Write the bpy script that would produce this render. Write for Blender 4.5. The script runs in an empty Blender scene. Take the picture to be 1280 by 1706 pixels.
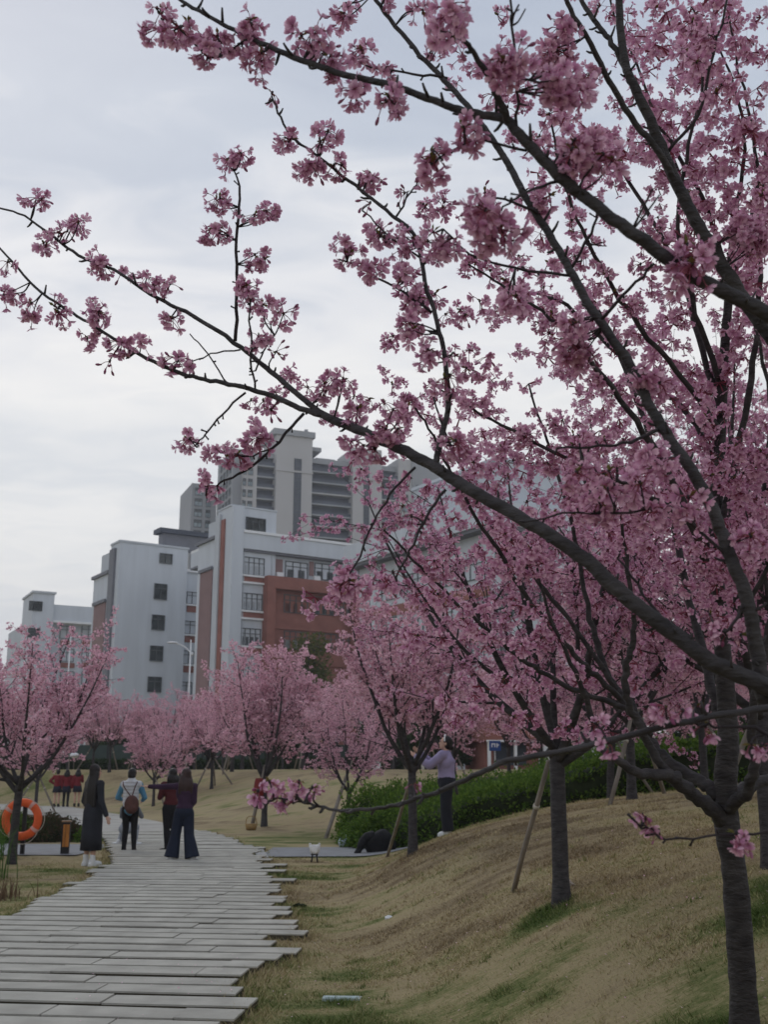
import bpy, math, random
import numpy as np
from mathutils import Vector, Matrix
R = math.radians
rng = np.random.default_rng(7)
random.seed(7)
S = bpy.context.scene
COL = S.collection

# ------------------------------------------------------------------ camera, sky, sun, exposure
PITCH = R(13.5); F = 1800.0; CX, CY = 640.0, 853.0; EYE = 1.55
cam_d = bpy.data.cameras.new('camera'); cam = bpy.data.objects.new('camera', cam_d); COL.objects.link(cam)
cam.location = (0, 0, EYE); cam.rotation_euler = (R(90) + PITCH, 0, 0)
cam_d.sensor_fit = 'VERTICAL'; cam_d.sensor_height = 36.0; cam_d.lens = F / 1706 * 36.0
cam_d.clip_start = 0.05; cam_d.clip_end = 6000
cam_d.dof.use_dof = True; cam_d.dof.focus_distance = 4.4; cam_d.dof.aperture_fstop = 6.5
S.camera = cam

SUN_EL, SUN_AZ = R(42), R(-25)          # hidden sun ahead of the camera, a little to the left
W = bpy.data.worlds.new("World"); S.world = W; W.use_nodes = True
nt = W.node_tree; N = nt.nodes; L = nt.links
for n in list(N): N.remove(n)
def nd(tree, t, **kw):
    n = tree.nodes.new(t)
    for k, v in kw.items(): setattr(n, k, v)
    return n
out = nd(nt, 'ShaderNodeOutputWorld'); bg = nd(nt, 'ShaderNodeBackground'); bg.inputs['Strength'].default_value = 0.1
sky = nd(nt, 'ShaderNodeTexSky'); sky.sky_type = 'NISHITA'; sky.sun_disc = False
sky.sun_elevation = SUN_EL; sky.sun_rotation = SUN_AZ; sky.air_density = 1.0; sky.dust_density = 2.0
tc = nd(nt, 'ShaderNodeTexCoord'); sep = nd(nt, 'ShaderNodeSeparateXYZ'); L.new(tc.outputs['Generated'], sep.inputs[0])
def math_n(tree, op, a=None, b=None):
    n = nd(tree, 'ShaderNodeMath', operation=op)
    for i, v in enumerate((a, b)):
        if v is None: continue
        if isinstance(v, (int, float)): n.inputs[i].default_value = v
        else: tree.links.new(v, n.inputs[i])
    return n.outputs[0]
# cloud deck: direction projected on a plane overhead, so streaks flatten toward the horizon
den = math_n(nt, 'ADD', math_n(nt, 'MAXIMUM', sep.outputs['Z'], 0.0), 0.16)
cxn = math_n(nt, 'DIVIDE', sep.outputs['X'], den); cyn = math_n(nt, 'DIVIDE', sep.outputs['Y'], den)
comb = nd(nt, 'ShaderNodeCombineXYZ'); L.new(math_n(nt, 'MULTIPLY', cxn, 0.8), comb.inputs[0]); L.new(math_n(nt, 'MULTIPLY', cyn, 1.3), comb.inputs[1]); comb.inputs[2].default_value = 3.7
nz = nd(nt, 'ShaderNodeTexNoise'); nz.inputs['Scale'].default_value = 1.5; nz.inputs['Detail'].default_value = 6.0; nz.inputs['Roughness'].default_value = 0.5; nz.inputs['Distortion'].default_value = 0.5
L.new(comb.outputs[0], nz.inputs['Vector'])
nz2 = nd(nt, 'ShaderNodeTexNoise'); nz2.inputs['Scale'].default_value = 5.0; nz2.inputs['Detail'].default_value = 5.0; nz2.inputs['Distortion'].default_value = 0.8
L.new(comb.outputs[0], nz2.inputs['Vector'])
# elevation of the deck: pale near the horizon, thicker and blue-grey overhead
elev = math_n(nt, 'ADD', sep.outputs['Z'], math_n(nt, 'MULTIPLY', math_n(nt, 'SUBTRACT', nz.outputs['Fac'], 0.5), 0.22))
elev = math_n(nt, 'ADD', elev, math_n(nt, 'MULTIPLY', math_n(nt, 'SUBTRACT', nz2.outputs['Fac'], 0.5), 0.20))
cr = nd(nt, 'ShaderNodeValToRGB'); e = cr.color_ramp; L.new(elev, cr.inputs[0])
stops = [(0.0, (0.69, 0.70, 0.71)), (0.10, (0.63, 0.645, 0.67)), (0.19, (0.755, 0.75, 0.74)), (0.27, (0.615, 0.635, 0.66)), (0.36, (0.75, 0.745, 0.735)), (0.44, (0.645, 0.655, 0.68)), (0.52, (0.43, 0.475, 0.55)), (0.62, (0.36, 0.405, 0.49)), (1.0, (0.44, 0.485, 0.565))]
while len(e.elements) < len(stops): e.elements.new(0.5)
for el, (p, c) in zip(e.elements, stops): el.position = p; el.color = (*[v for v in c], 1)
# ramp colours are clamped to 1, so lift them to sky radiance here (Background strength is 0.1)
lift = nd(nt, 'ShaderNodeVectorMath', operation='SCALE'); lift.inputs['Scale'].default_value = 10.0; L.new(cr.outputs['Color'], lift.inputs[0])
mixs = nd(nt, 'ShaderNodeMix', data_type='RGBA'); mixs.inputs['Factor'].default_value = 0.94
L.new(sky.outputs[0], mixs.inputs['A']); L.new(lift.outputs[0], mixs.inputs['B'])
L.new(mixs.outputs['Result'], bg.inputs['Color']); L.new(bg.outputs[0], out.inputs['Surface'])

sd = bpy.data.lights.new('sun', 'SUN'); sun = bpy.data.objects.new('sun', sd); COL.objects.link(sun)
sd.energy = 0.5; sd.angle = R(20); sd.color = (1.0, 0.95, 0.88)
sdir = Vector((math.sin(SUN_AZ) * math.cos(SUN_EL), math.cos(SUN_AZ) * math.cos(SUN_EL), math.sin(SUN_EL)))
sun.rotation_euler = sdir.to_track_quat('Z', 'Y').to_euler()
S.view_settings.view_transform = 'Standard'; S.view_settings.look = 'None'; S.view_settings.gamma = 1; S.view_settings.exposure = 0.36
S.view_settings.use_curve_mapping = False
S.render.engine = 'CYCLES'
try:
    S.cycles.use_denoising = True; S.cycles.max_bounces = 6; S.cycles.transparent_max_bounces = 4
except Exception: pass

# ------------------------------------------------------------------ pixel -> world (photo is 1280 x 1706)
FWD = np.array([0, math.cos(PITCH), math.sin(PITCH)]); UP = np.array([0, -math.sin(PITCH), math.cos(PITCH)]); RT = np.array([1.0, 0, 0])
C0 = np.array([0, 0, EYE])
def ray(px, py): return FWD + RT * ((px - CX) / F) + UP * ((CY - py) / F)
def at(px, py, depth): return C0 + ray(px, py) * depth
def atY(px, py, Y):
    d = ray(px, py); return C0 + d * (Y / d[1])

def sst(a, b, x):
    t = np.clip((np.asarray(x, float) - a) / (b - a), 0, 1); return t * t * (3 - 2 * t)
PATH_Y = np.array([3, 8, 12, 19.4, 22.3, 26, 31, 33, 37, 43, 46, 50, 53, 55.5, 57])
PATH_C = np.array([-2.55, -2.5, -2.5, -3.35, -4.0, -5.05, -6.75, -7.6, -9.4, -12.4, -14.0, -16.3, -19.0, -23.0, -34.0])
PATH_H = np.array([1.55, 1.5, 1.5, 1.25, 1.45, 1.45, 1.4, 1.4, 1.5, 1.7, 1.8, 2.1, 2.6, 3.0, 4.0])
def path_c(y): return np.interp(y, PATH_Y, PATH_C)
def path_h(y): return np.interp(y, PATH_Y, PATH_H)
XR_Y = np.append(PATH_Y, [59, 62]); XR_X = np.append(PATH_C + PATH_H, [-60, -120])
def vnoise(x, y, s, seed=0):
    x = np.asarray(x, float) * s; y = np.asarray(y, float) * s
    xi = np.floor(x).astype(np.int64); yi = np.floor(y).astype(np.int64); fx = x - xi; fy = y - yi
    def h(a, b):
        n = (a * 374761393 + b * 668265263 + seed * 1442695041) & 0x7fffffff
        n = ((n ^ (n >> 13)) * 1274126177) & 0x7fffffff
        return ((n ^ (n >> 16)) & 0xffff) / 65535.0
    fx = fx * fx * (3 - 2 * fx); fy = fy * fy * (3 - 2 * fy)
    return (h(xi, yi) * (1 - fx) + h(xi + 1, yi) * fx) * (1 - fy) + (h(xi, yi + 1) * (1 - fx) + h(xi + 1, yi + 1) * fx) * fy
def terrain(x, y):
    x = np.asarray(x, float); y = np.asarray(y, float)
    xf = np.interp(y, [0, 5, 8, 15, 20, 30], [0.35, 0.25, -0.25, -0.95, -0.6, 0.0])
    u = x - xf; sp = np.where(u < 0, 0, np.where(u < 1, u * u / 2, u - 0.5))
    h1 = 1.36 * (1 - np.exp(-0.50 * sp)) * 1.02
    h1 = h1 * (1 - sst(16, 26, y) * (1 - 0.75 * sst(1.5, 6, x)))
    h1 = h1 * (1 - sst(25, 36, y))
    h2 = 1.62 * sst(23, 44, y) * sst(-0.3, 10, x - np.interp(y, XR_Y, XR_X))
    bump = 0.05 * (vnoise(x, y, 0.35, 3) - 0.5) * sst(0.1, 0.5, h1 + h2)
    return h1 + h2 + bump
def tz(x, y): return float(terrain(x, y))
def ground(px, py):
    d = ray(px, py); t = 3.0
    while t < 400:
        p = C0 + d * t
        if p[2] <= tz(p[0], p[1]): return p
        t += 0.02 if t < 40 else 0.2
    return C0 + d * t

# ------------------------------------------------------------------ materials
MATS = {}
def mat(name, col, rough=0.8, var=0.12, scale=8.0, bump=0.0, bscale=None, stretch=(1, 1, 1), metallic=0.0, col2=None, objrand=0.0, spec=0.3, world=False):
    if name in MATS: return MATS[name]
    m = bpy.data.materials.new(name); m.use_nodes = True; t = m.node_tree; b = t.nodes['Principled BSDF']
    b.inputs['Roughness'].default_value = rough; b.inputs['Metallic'].default_value = metallic
    b.inputs['Specular IOR Level'].default_value = spec
    c = nd(t, 'ShaderNodeTexCoord'); mp = nd(t, 'ShaderNodeMapping'); mp.inputs['Scale'].default_value = stretch
    t.links.new(nd(t, 'ShaderNodeNewGeometry').outputs['Position'] if world else c.outputs['Object'], mp.inputs['Vector'])
    n = nd(t, 'ShaderNodeTexNoise'); n.inputs['Scale'].default_value = scale; n.inputs['Detail'].default_value = 5; t.links.new(mp.outputs[0], n.inputs['Vector'])
    r = nd(t, 'ShaderNodeValToRGB'); t.links.new(n.outputs['Fac'], r.inputs[0])
    lo = tuple(v * (1 - var) for v in col); hi = col2 if col2 else tuple(min(1, v * (1 + var)) for v in col)
    r.color_ramp.elements[0].position = 0.3; r.color_ramp.elements[1].position = 0.7
    r.color_ramp.elements[0].color = (*lo, 1); r.color_ramp.elements[1].color = (*hi, 1)
    res = r.outputs['Color']
    if objrand:
        oi = nd(t, 'ShaderNodeObjectInfo'); hs = nd(t, 'ShaderNodeHueSaturation')
        t.links.new(math_n(t, 'ADD', math_n(t, 'MULTIPLY', oi.outputs['Random'], 2 * objrand), 1 - objrand), hs.inputs['Value'])
        t.links.new(res, hs.inputs['Color']); res = hs.outputs['Color']
    t.links.new(res, b.inputs['Base Color'])
    if bump:
        n2 = nd(t, 'ShaderNodeTexNoise'); n2.inputs['Scale'].default_value = bscale or scale * 4; n2.inputs['Detail'].default_value = 4; t.links.new(mp.outputs[0], n2.inputs['Vector'])
        bp = nd(t, 'ShaderNodeBump'); bp.inputs['Strength'].default_value = bump; bp.inputs['Distance'].default_value = 0.02
        t.links.new(n2.outputs['Fac'], bp.inputs['Height']); t.links.new(bp.outputs[0], b.inputs['Normal'])
    MATS[name] = m; return m
def leafmat(name, a, b_, deep=None, trans=0.35):
    """Petals and leaves: colour varies per petal/leaf, darker pigment toward the petal's base, light shines through."""
    m = bpy.data.materials.new(name); m.use_nodes = True; t = m.node_tree
    for n in list(t.nodes): t.nodes.remove(n)
    o = nd(t, 'ShaderNodeOutputMaterial'); g = nd(t, 'ShaderNodeNewGeometry')
    mx = nd(t, 'ShaderNodeMix', data_type='RGBA'); t.links.new(g.outputs['Random Per Island'], mx.inputs['Factor'])
    mx.inputs['A'].default_value = (*a, 1); mx.inputs['B'].default_value = (*b_, 1); res = mx.outputs['Result']
    if deep:
        at_ = nd(t, 'ShaderNodeAttribute', attribute_name='tip'); m2 = nd(t, 'ShaderNodeMix', data_type='RGBA')
        t.links.new(at_.outputs['Fac'], m2.inputs['Factor']); m2.inputs['A'].default_value = (*deep, 1); t.links.new(res, m2.inputs['B']); res = m2.outputs['Result']
    d = nd(t, 'ShaderNodeBsdfDiffuse'); tr = nd(t, 'ShaderNodeBsdfTranslucent'); ms = nd(t, 'ShaderNodeMixShader'); ms.inputs[0].default_value = trans
    t.links.new(res, d.inputs[0]); t.links.new(res, tr.inputs[0]); t.links.new(d.outputs[0], ms.inputs[1]); t.links.new(tr.outputs[0], ms.inputs[2])
    t.links.new(ms.outputs[0], o.inputs[0]); MATS[name] = m; return m
def patchmat(name, stops, scale=26.0, bump=0.5, rough=0.95):
    """Lawn colours driven by the 'patch' attribute plus fine fibre noise."""
    m = bpy.data.materials.new(name); m.use_nodes = True; t = m.node_tree; b = t.nodes['Principled BSDF']
    b.inputs['Roughness'].default_value = rough; b.inputs['Specular IOR Level'].default_value = 0.1
    at_ = nd(t, 'ShaderNodeAttribute', attribute_name='patch'); c = nd(t, 'ShaderNodeTexCoord')
    mp = nd(t, 'ShaderNodeMapping'); mp.inputs['Scale'].default_value = (0.55, 1.6, 1.0); mp.inputs['Rotation'].default_value = (0, 0, -0.35); t.links.new(c.outputs['Object'], mp.inputs['Vector'])
    n = nd(t, 'ShaderNodeTexNoise'); n.inputs['Scale'].default_value = scale; n.inputs['Detail'].default_value = 7; n.inputs['Roughness'].default_value = 0.75; t.links.new(mp.outputs[0], n.inputs['Vector'])
    n3 = nd(t, 'ShaderNodeTexNoise'); n3.inputs['Scale'].default_value = 2.2; n3.inputs['Detail'].default_value = 5; t.links.new(mp.outputs[0], n3.inputs['Vector'])
    f = math_n(t, 'ADD', at_.outputs['Fac'], math_n(t, 'MULTIPLY', math_n(t, 'SUBTRACT', n.outputs['Fac'], 0.5), 1.15))
    f = math_n(t, 'ADD', f, math_n(t, 'MULTIPLY', math_n(t, 'SUBTRACT', n3.outputs['Fac'], 0.5), 0.9))
    r = nd(t, 'ShaderNodeValToRGB'); t.links.new(f, r.inputs[0])
    while len(r.color_ramp.elements) < len(stops): r.color_ramp.elements.new(0.5)
    for el, (p, col) in zip(r.color_ramp.elements, stops): el.position = p; el.color = (*col, 1)
    t.links.new(r.outputs[0], b.inputs['Base Color'])
    bp = nd(t, 'ShaderNodeBump'); bp.inputs['Strength'].default_value = bump; bp.inputs['Distance'].default_value = 0.04
    t.links.new(n.outputs['Fac'], bp.inputs['Height']); t.links.new(bp.outputs[0], b.inputs['Normal'])
    MATS[name] = m; return m

LAWN = [(0.02, (0.15, 0.11, 0.065)), (0.28, (0.265, 0.212, 0.127)), (0.46, (0.325, 0.267, 0.155)), (0.60, (0.245, 0.217, 0.108)), (0.78, (0.13, 0.145, 0.052)), (0.98, (0.06, 0.09, 0.024))]
M_LAWN = patchmat('lawn', LAWN); M_BLADE = patchmat('grass_blade', [(p, tuple(v * 1.38 for v in c)) for p, c in LAWN], scale=40, bump=0.0)
M_BARK = mat('bark', (0.034, 0.030, 0.033), 0.75, 0.35, 12, 0.6, 30, (1, 1, 2.6), col2=(0.062, 0.057, 0.059))
M_TWIG = mat('twig_bark', (0.026, 0.020, 0.023), 0.7, 0.3, 20)
M_PETAL = leafmat('petal', (0.92, 0.66, 0.78), (0.60, 0.28, 0.45), (0.32, 0.085, 0.19), 0.42)
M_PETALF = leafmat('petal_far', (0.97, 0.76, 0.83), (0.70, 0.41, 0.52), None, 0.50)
M_CALYX = mat('calyx', (0.22, 0.045, 0.075), 0.6, 0.2, 60)
M_YLEAF = leafmat('young_leaf', (0.16, 0.085, 0.04), (0.13, 0.15, 0.045), None, 0.3)
M_GREEN = leafmat('hedge_leaf', (0.145, 0.225, 0.042), (0.05, 0.098, 0.022), None, 0.3)
M_DGREEN = leafmat('evergreen_leaf', (0.05, 0.075, 0.03), (0.02, 0.035, 0.016), None, 0.2)
M_RED_LEAF = leafmat('red_shrub_leaf', (0.10, 0.06, 0.045), (0.045, 0.06, 0.025), None, 0.25)
M_REED = leafmat('reed_leaf', (0.09, 0.17, 0.04), (0.05, 0.10, 0.03), None, 0.3)
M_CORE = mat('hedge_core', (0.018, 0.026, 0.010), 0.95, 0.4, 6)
M_STONE = mat('granite', (0.37, 0.358, 0.318), 0.9, 0.17, 3.5, 0.3, 160, objrand=0.07, world=True)
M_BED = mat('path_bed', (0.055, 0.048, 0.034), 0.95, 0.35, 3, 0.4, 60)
M_FARPATH = mat('far_paving', (0.31, 0.30, 0.275), 0.9, 0.2, 1.2, 0.1, 30)
M_ASPH = mat('pavement_grey', (0.20, 0.205, 0.215), 0.9, 0.12, 3, 0.2, 120)
M_KERB = mat('kerb_stone', (0.29, 0.29, 0.285), 0.85, 0.1, 6, 0.1)
M_WOOD = mat('stake_wood', (0.19, 0.165, 0.14), 0.85, 0.3, 5, 0.3, 20, (1, 1, 0.3))
M_WALL = mat('white_wall', (0.52, 0.555, 0.605), 0.85, 0.07, 0.9, stretch=(1, 1, .12))
M_WALLS = mat('grey_white_wall', (0.47, 0.50, 0.54), 0.85, 0.06, 0.25)
M_TRIM = mat('white_trim', (0.72, 0.73, 0.75), 0.7, 0.04, 1)
M_PANEL = mat('brown_panel', (0.235, 0.155, 0.155), 0.85, 0.08, 0.6)
M_REDB = mat('red_brick_wall', (0.26, 0.112, 0.093), 0.9, 0.14, 0.8)
M_DTRIM = mat('grey_trim', (0.16, 0.165, 0.19), 0.7, 0.1, 1)
M_GLASS = mat('window_glass', (0.045, 0.055, 0.06), 0.12, 0.4, 0.9, spec=0.5)
M_FRAME = mat('window_frame', (0.10, 0.11, 0.12), 0.5, 0.1, 2)
M_CURT = mat('curtain', (0.22, 0.24, 0.245), 0.9, 0.15, 3)
M_TOWER = mat('tower_beige_hazed', (0.41, 0.405, 0.41), 0.9, 0.04, 0.1)  # paler and greyer, distance haze is put into the colour
M_TOWD = mat('tower_grey_hazed', (0.29, 0.30, 0.32), 0.9, 0.08, 0.1)  # lightened too, with distance haze put into the grey
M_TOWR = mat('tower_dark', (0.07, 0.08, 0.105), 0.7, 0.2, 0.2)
M_TGL = mat('tower_glass', (0.24, 0.31, 0.35), 0.15, 0.5, 0.4, spec=0.6)
M_BLACK = mat('black_metal', (0.018, 0.018, 0.02), 0.5, 0.2, 10)
M_METAL = mat('pale_metal', (0.55, 0.56, 0.58), 0.4, 0.08, 4, metallic=0.3)
M_ORANGE = mat('buoy_orange', (0.72, 0.115, 0.03), 0.55, 0.12, 6)
M_BAND = mat('buoy_band', (0.62, 0.36, 0.32), 0.6, 0.1, 10)
M_ROPE = mat('rope', (0.45, 0.42, 0.36), 0.9, 0.15, 30)
M_BWOOD = mat('bollard_wood', (0.42, 0.17, 0.04), 0.6, 0.25, 12, stretch=(1, 1, 0.3))

# ------------------------------------------------------------------ mesh building
class MB:
    def __init__(s): s.V = []; s.F = []; s.n = 0; s.A = []
    def add(s, V, Fc, m=0, a=1.0):
        V = np.asarray(V, float).reshape(-1, 3)
        if len(V) == 0: return
        if isinstance(Fc, list) and Fc and not np.isscalar(Fc[0]) and len({len(f) for f in Fc}) > 1:
            for k in {len(f) for f in Fc}:
                s.F.append((np.array([f for f in Fc if len(f) == k], np.int64) + s.n, m))
        else: s.F.append((np.asarray(Fc, np.int64) + s.n, m))
        s.V.append(V); s.n += len(V)
        s.A.append(np.full(len(V), a) if np.isscalar(a) else np.asarray(a, float))
    def mesh(s, name, mats, smooth=True, attr=None):
        me = bpy.data.meshes.new(name)
        if not s.V: return me
        V = np.concatenate(s.V); me.vertices.add(len(V)); me.vertices.foreach_set('co', V.astype(np.float32).ravel())
        loops = np.concatenate([f.ravel() for f, _ in s.F]); tot = np.concatenate([np.full(len(f), f.shape[1]) for f, _ in s.F])
        mi = np.concatenate([np.full(len(f), m) for f, m in s.F]); st = np.concatenate([[0], np.cumsum(tot)[:-1]])
        me.loops.add(len(loops)); me.loops.foreach_set('vertex_index', loops.astype(np.int32))
        me.polygons.add(len(tot)); me.polygons.foreach_set('loop_start', st.astype(np.int32))
        me.polygons.foreach_set('material_index', mi.astype(np.int32)); me.polygons.foreach_set('use_smooth', np.full(len(tot), smooth))
        if attr:
            me.attributes.new(attr, 'FLOAT', 'POINT').data.foreach_set('value', np.concatenate(s.A).astype(np.float32))
        for m in mats: me.materials.append(m)
        me.update(calc_edges=True); return me
    def box(s, x0, x1, y0, y1, z0, z1, m=0):
        V = [(x, y, z) for x in (x0, x1) for y in (y0, y1) for z in (z0, z1)]
        s.add(V, [(0, 1, 3, 2), (4, 6, 7, 5), (0, 4, 5, 1), (2, 3, 7, 6), (0, 2, 6, 4), (1, 5, 7, 3)], m)
    def tube(s, P, rad, k=6, m=0, cap=True, rough=0.0):
        P = np.asarray(P, float); n = len(P); rad = np.broadcast_to(np.asarray(rad, float), (n,))
        if rough: rad = rad * (1 + rough * rng.normal(0, 1, n))
        T = np.gradient(P, axis=0); T /= np.linalg.norm(T, axis=1)[:, None] + 1e-9
        u = np.cross(T[0], [0.3, 0.2, 1.0]); 
        if np.linalg.norm(u) < 1e-3: u = np.cross(T[0], [1, 0, 0])
        u /= np.linalg.norm(u); ang = np.arange(k) * 2 * math.pi / k; ca, sa = np.cos(ang)[:, None], np.sin(ang)[:, None]; rings = []
        for i in range(n):
            u = u - T[i] * (u @ T[i]); u /= np.linalg.norm(u) + 1e-9; v = np.cross(T[i], u)
            rings.append(P[i] + rad[i] * (ca * u + sa * v) * (1 + (rough * .7 * rng.normal(0, 1, (k, 1)) if rough else 0)))
        V = np.concatenate(rings); i = np.arange(n - 1)[:, None] * k; j = np.arange(k)[None, :]; j2 = (j + 1) % k
        q = np.stack([i + j, i + j2, i + k + j2, i + k + j], -1).reshape(-1, 4)
        if cap:
            V = np.vstack([V, P[:1], P[-1:]]); a = n * k; jj = np.arange(k); j3 = (jj + 1) % k
            s.add(V, q, m); base = s.n - len(V)
            s.F.append((np.stack([np.full(k, a), j3, jj], 1) + base, m)); s.F.append((np.stack([np.full(k, a + 1), (n - 1) * k + jj, (n - 1) * k + j3], 1) + base, m))
        else: s.add(V, q, m)
    def ell(s, c, r, k=12, h=8, m=0, rot=None):
        th = np.linspace(0, math.pi, h + 1); ph = np.arange(k) * 2 * math.pi / k
        V = np.array([(math.sin(t) * math.cos(p), math.sin(t) * math.sin(p), math.cos(t)) for t in th for p in ph]) * np.asarray(r, float)
        if rot is not None: V = V @ np.asarray(rot).T
        i = np.arange(h)[:, None] * k; j = np.arange(k)[None, :]; j2 = (j + 1) % k
        s.add(V + np.asarray(c, float), np.stack([i + j, i + k + j, i + k + j2, i + j2], -1).reshape(-1, 4), m)
    def cap(s, p0, p1, r0, r1, k=10, m=0):
        p0 = np.asarray(p0, float); p1 = np.asarray(p1, float); d = p1 - p0; l = np.linalg.norm(d) + 1e-9; d = d / l
        tt = [-.95, -.7, -.35, 0]; P = [p0 + d * r0 * t for t in tt] + [p0 + d * l * t for t in (.33, .66)] + [p1 + d * r1 * -t for t in tt[::-1]]
        rr = [r0 * math.sqrt(1 - t * t) for t in tt] + [r0 + (r1 - r0) * t for t in (.33, .66)] + [r1 * math.sqrt(1 - t * t) for t in tt[::-1]]
        s.tube(P, rr, k, m)
    def loft(s, rings, k=20, m=0, cap=True):
        """rings: (cx, cy, z, rx, ry) closed ellipses stacked upward"""
        a = np.arange(k) * 2 * math.pi / k; V = np.concatenate([np.stack([cx + rx * np.cos(a), cy + ry * np.sin(a), np.full(k, z)], 1) for cx, cy, z, rx, ry in rings]); n = len(rings)
        i = np.arange(n - 1)[:, None] * k; j = np.arange(k)[None, :]; j2 = (j + 1) % k
        q = np.stack([i + j, i + j2, i + k + j2, i + k + j], -1).reshape(-1, 4); s.add(V, q, m)
        if cap:
            b = s.n - len(V); s.F.append((np.arange(k)[None, ::-1] + b, m)); s.F.append(((n - 1) * k + np.arange(k)[None, :] + b, m))
def link(name, me, parent=None, loc=(0, 0, 0), rot=(0, 0, 0), scale=None):
    o = bpy.data.objects.new(name, me); COL.objects.link(o); o.parent = parent; o.location = loc; o.rotation_euler = rot
    if scale is not None: o.scale = scale if not np.isscalar(scale) else (scale,) * 3
    return o
def tag(o, label, cat, group=None, kind=None):
    if label: o['label'] = label
    if cat: o['category'] = cat
    if group: o['group'] = group
    if kind: o['kind'] = kind
    return o
def thing(name, label, cat, loc=(0, 0, 0), rz=0.0, group=None):
    return tag(link(name, None, None, tuple(map(float, loc)), (0, 0, rz)), label, cat, group)
def one(name, mb, mats, parent=None, smooth=True, kind=None, attr=None, loc=(0, 0, 0)):
    o = link(name, mb.mesh(name, mats, smooth, attr), parent, loc)
    if kind: o['kind'] = kind
    return o
def copy_of(o, parent):
    c = o.copy(); COL.objects.link(c); c.parent = parent; return c
def bez(P, per=6):
    """Catmull-Rom through the control rows (any number of columns)."""
    P = np.asarray(P, float); Q = np.vstack([2 * P[0] - P[1], P, 2 * P[-1] - P[-2]]); o = []
    for i in range(1, len(Q) - 2):
        for t in np.arange(per) / per:
            o.append(0.5 * ((2 * Q[i]) + (-Q[i - 1] + Q[i + 1]) * t + (2 * Q[i - 1] - 5 * Q[i] + 4 * Q[i + 1] - Q[i + 2]) * t * t + (-Q[i - 1] + 3 * Q[i] - 3 * Q[i + 1] + Q[i + 2]) * t ** 3))
    o.append(P[-1]); return np.array(o)

# ------------------------------------------------------------------ ground, path, pavement
TREE_SPOTS = []                                   # filled below, used for green grass round the stems
def patch(x, y):
    sx = x * .9 - y * .3; sy = y * .9 + x * .45; g = 0.42 + 0.34 * (vnoise(x, y, 0.35, 11) - 0.5) + 0.56 * (vnoise(sx * .5, sy * 1.3, 1.2, 12) - 0.5) + 0.34 * (vnoise(sx, sy, 3.4, 13) - 0.5)
    g = g + 0.24 * np.exp(-((x - np.interp(y, [6, 10, 16], [-0.35, -0.25, -0.9])) / 0.55) ** 2) * (0.25 + 0.9 * vnoise(x, y, 0.9, 15)) * sst(30, 14, y)
    g = g + 0.22 * sst(-2.8, -4.2, x) * sst(30, 12, y) * (0.2 + vnoise(x, y, 1.3, 16))
    g = g - 0.04 * sst(20, 30, y)
    for (a, b, r) in TREE_SPOTS: g = g + 0.75 * np.exp(-(((x - a) / r) ** 2 + ((y - b) / r) ** 2))
    return g
SPOT = {}
def spot(key, px, dist):
    x = (px - CX) / F * dist * 1.0; SPOT[key] = (x, dist); return x, dist
B_XY = (1.53, 5.0); C_XY = (1.33, 8.55); D_XY = (0.40, 15.0)
TREE_SPOTS += [(B_XY[0] - 0.25, B_XY[1] + 0.1, 0.34), (C_XY[0] - 0.18, C_XY[1] - 0.05, 0.30), (2.45, 6.6, 0.5)]
gx = np.concatenate([-np.geomspace(700, 14, 22), np.arange(-13.5, -5, 0.3), np.arange(-5, 7, 0.11), np.arange(7, 16, 0.35), np.geomspace(17, 700, 22)])
gy = np.concatenate([[-60, -30, -12, -5, 0], np.arange(1, 4, 0.5), np.arange(4, 18, 0.12), np.arange(18, 30, 0.2), np.arange(30, 62, 0.6), np.geomspace(63, 1500, 24)])
GX, GY = np.meshgrid(gx, gy); GZ = terrain(GX, GY)
GZ = GZ + 0.018 * (vnoise(GX, GY, 1.7, 21) - 0.5) * sst(0.25, 0.8, np.abs(GX - path_c(GY)) - path_h(GY)) * (GY < 60)
# the lawn stops a little lower where the path bed and the pavement lie on it
mb = MB(); nxg = len(gx); i = np.arange(len(gy) - 1)[:, None] * nxg; j = np.arange(nxg - 1)[None, :]
mb.add(np.stack([GX, GY, GZ], -1).reshape(-1, 3), np.stack([i + j, i + j + 1, i + nxg + j + 1, i + nxg + j], -1).reshape(-1, 4), 0, patch(GX, GY).ravel())
tag(one('ground', mb, [M_LAWN], attr='patch'), None, None, kind='structure')

# path bed (earth between the stones) and the paving farther off
def ribbon(ys, cx, hw, z, n=6):
    V = []; 
    for y, c, h in zip(ys, cx, hw):
        for t in np.linspace(-1, 1, n): V.append((c + t * h, y, z))
    i = np.arange(len(ys) - 1)[:, None] * n; j = np.arange(n - 1)[None, :]
    return np.array(V), np.stack([i + j, i + j + 1, i + n + j + 1, i + n + j], -1).reshape(-1, 4)
ys = np.arange(3.0, 29.2, 0.4); mb = MB(); V, q = ribbon(ys, path_c(ys), path_h(ys) * 0.90, 0.0); V[:, 2] = terrain(V[:, 0], V[:, 1]) + 0.006; mb.add(V, q)
path = tag(one('path', mb, [M_BED]), None, None, kind='structure')
ys = np.arange(28.8, 56.8, 0.4); mb = MB(); V, q = ribbon(ys, path_c(ys), path_h(ys), 0.0); V[:, 2] = terrain(V[:, 0], V[:, 1]) + 0.03; mb.add(V, q)
tag(one('far_path', mb, [M_FARPATH]), None, None, kind='structure')

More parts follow.
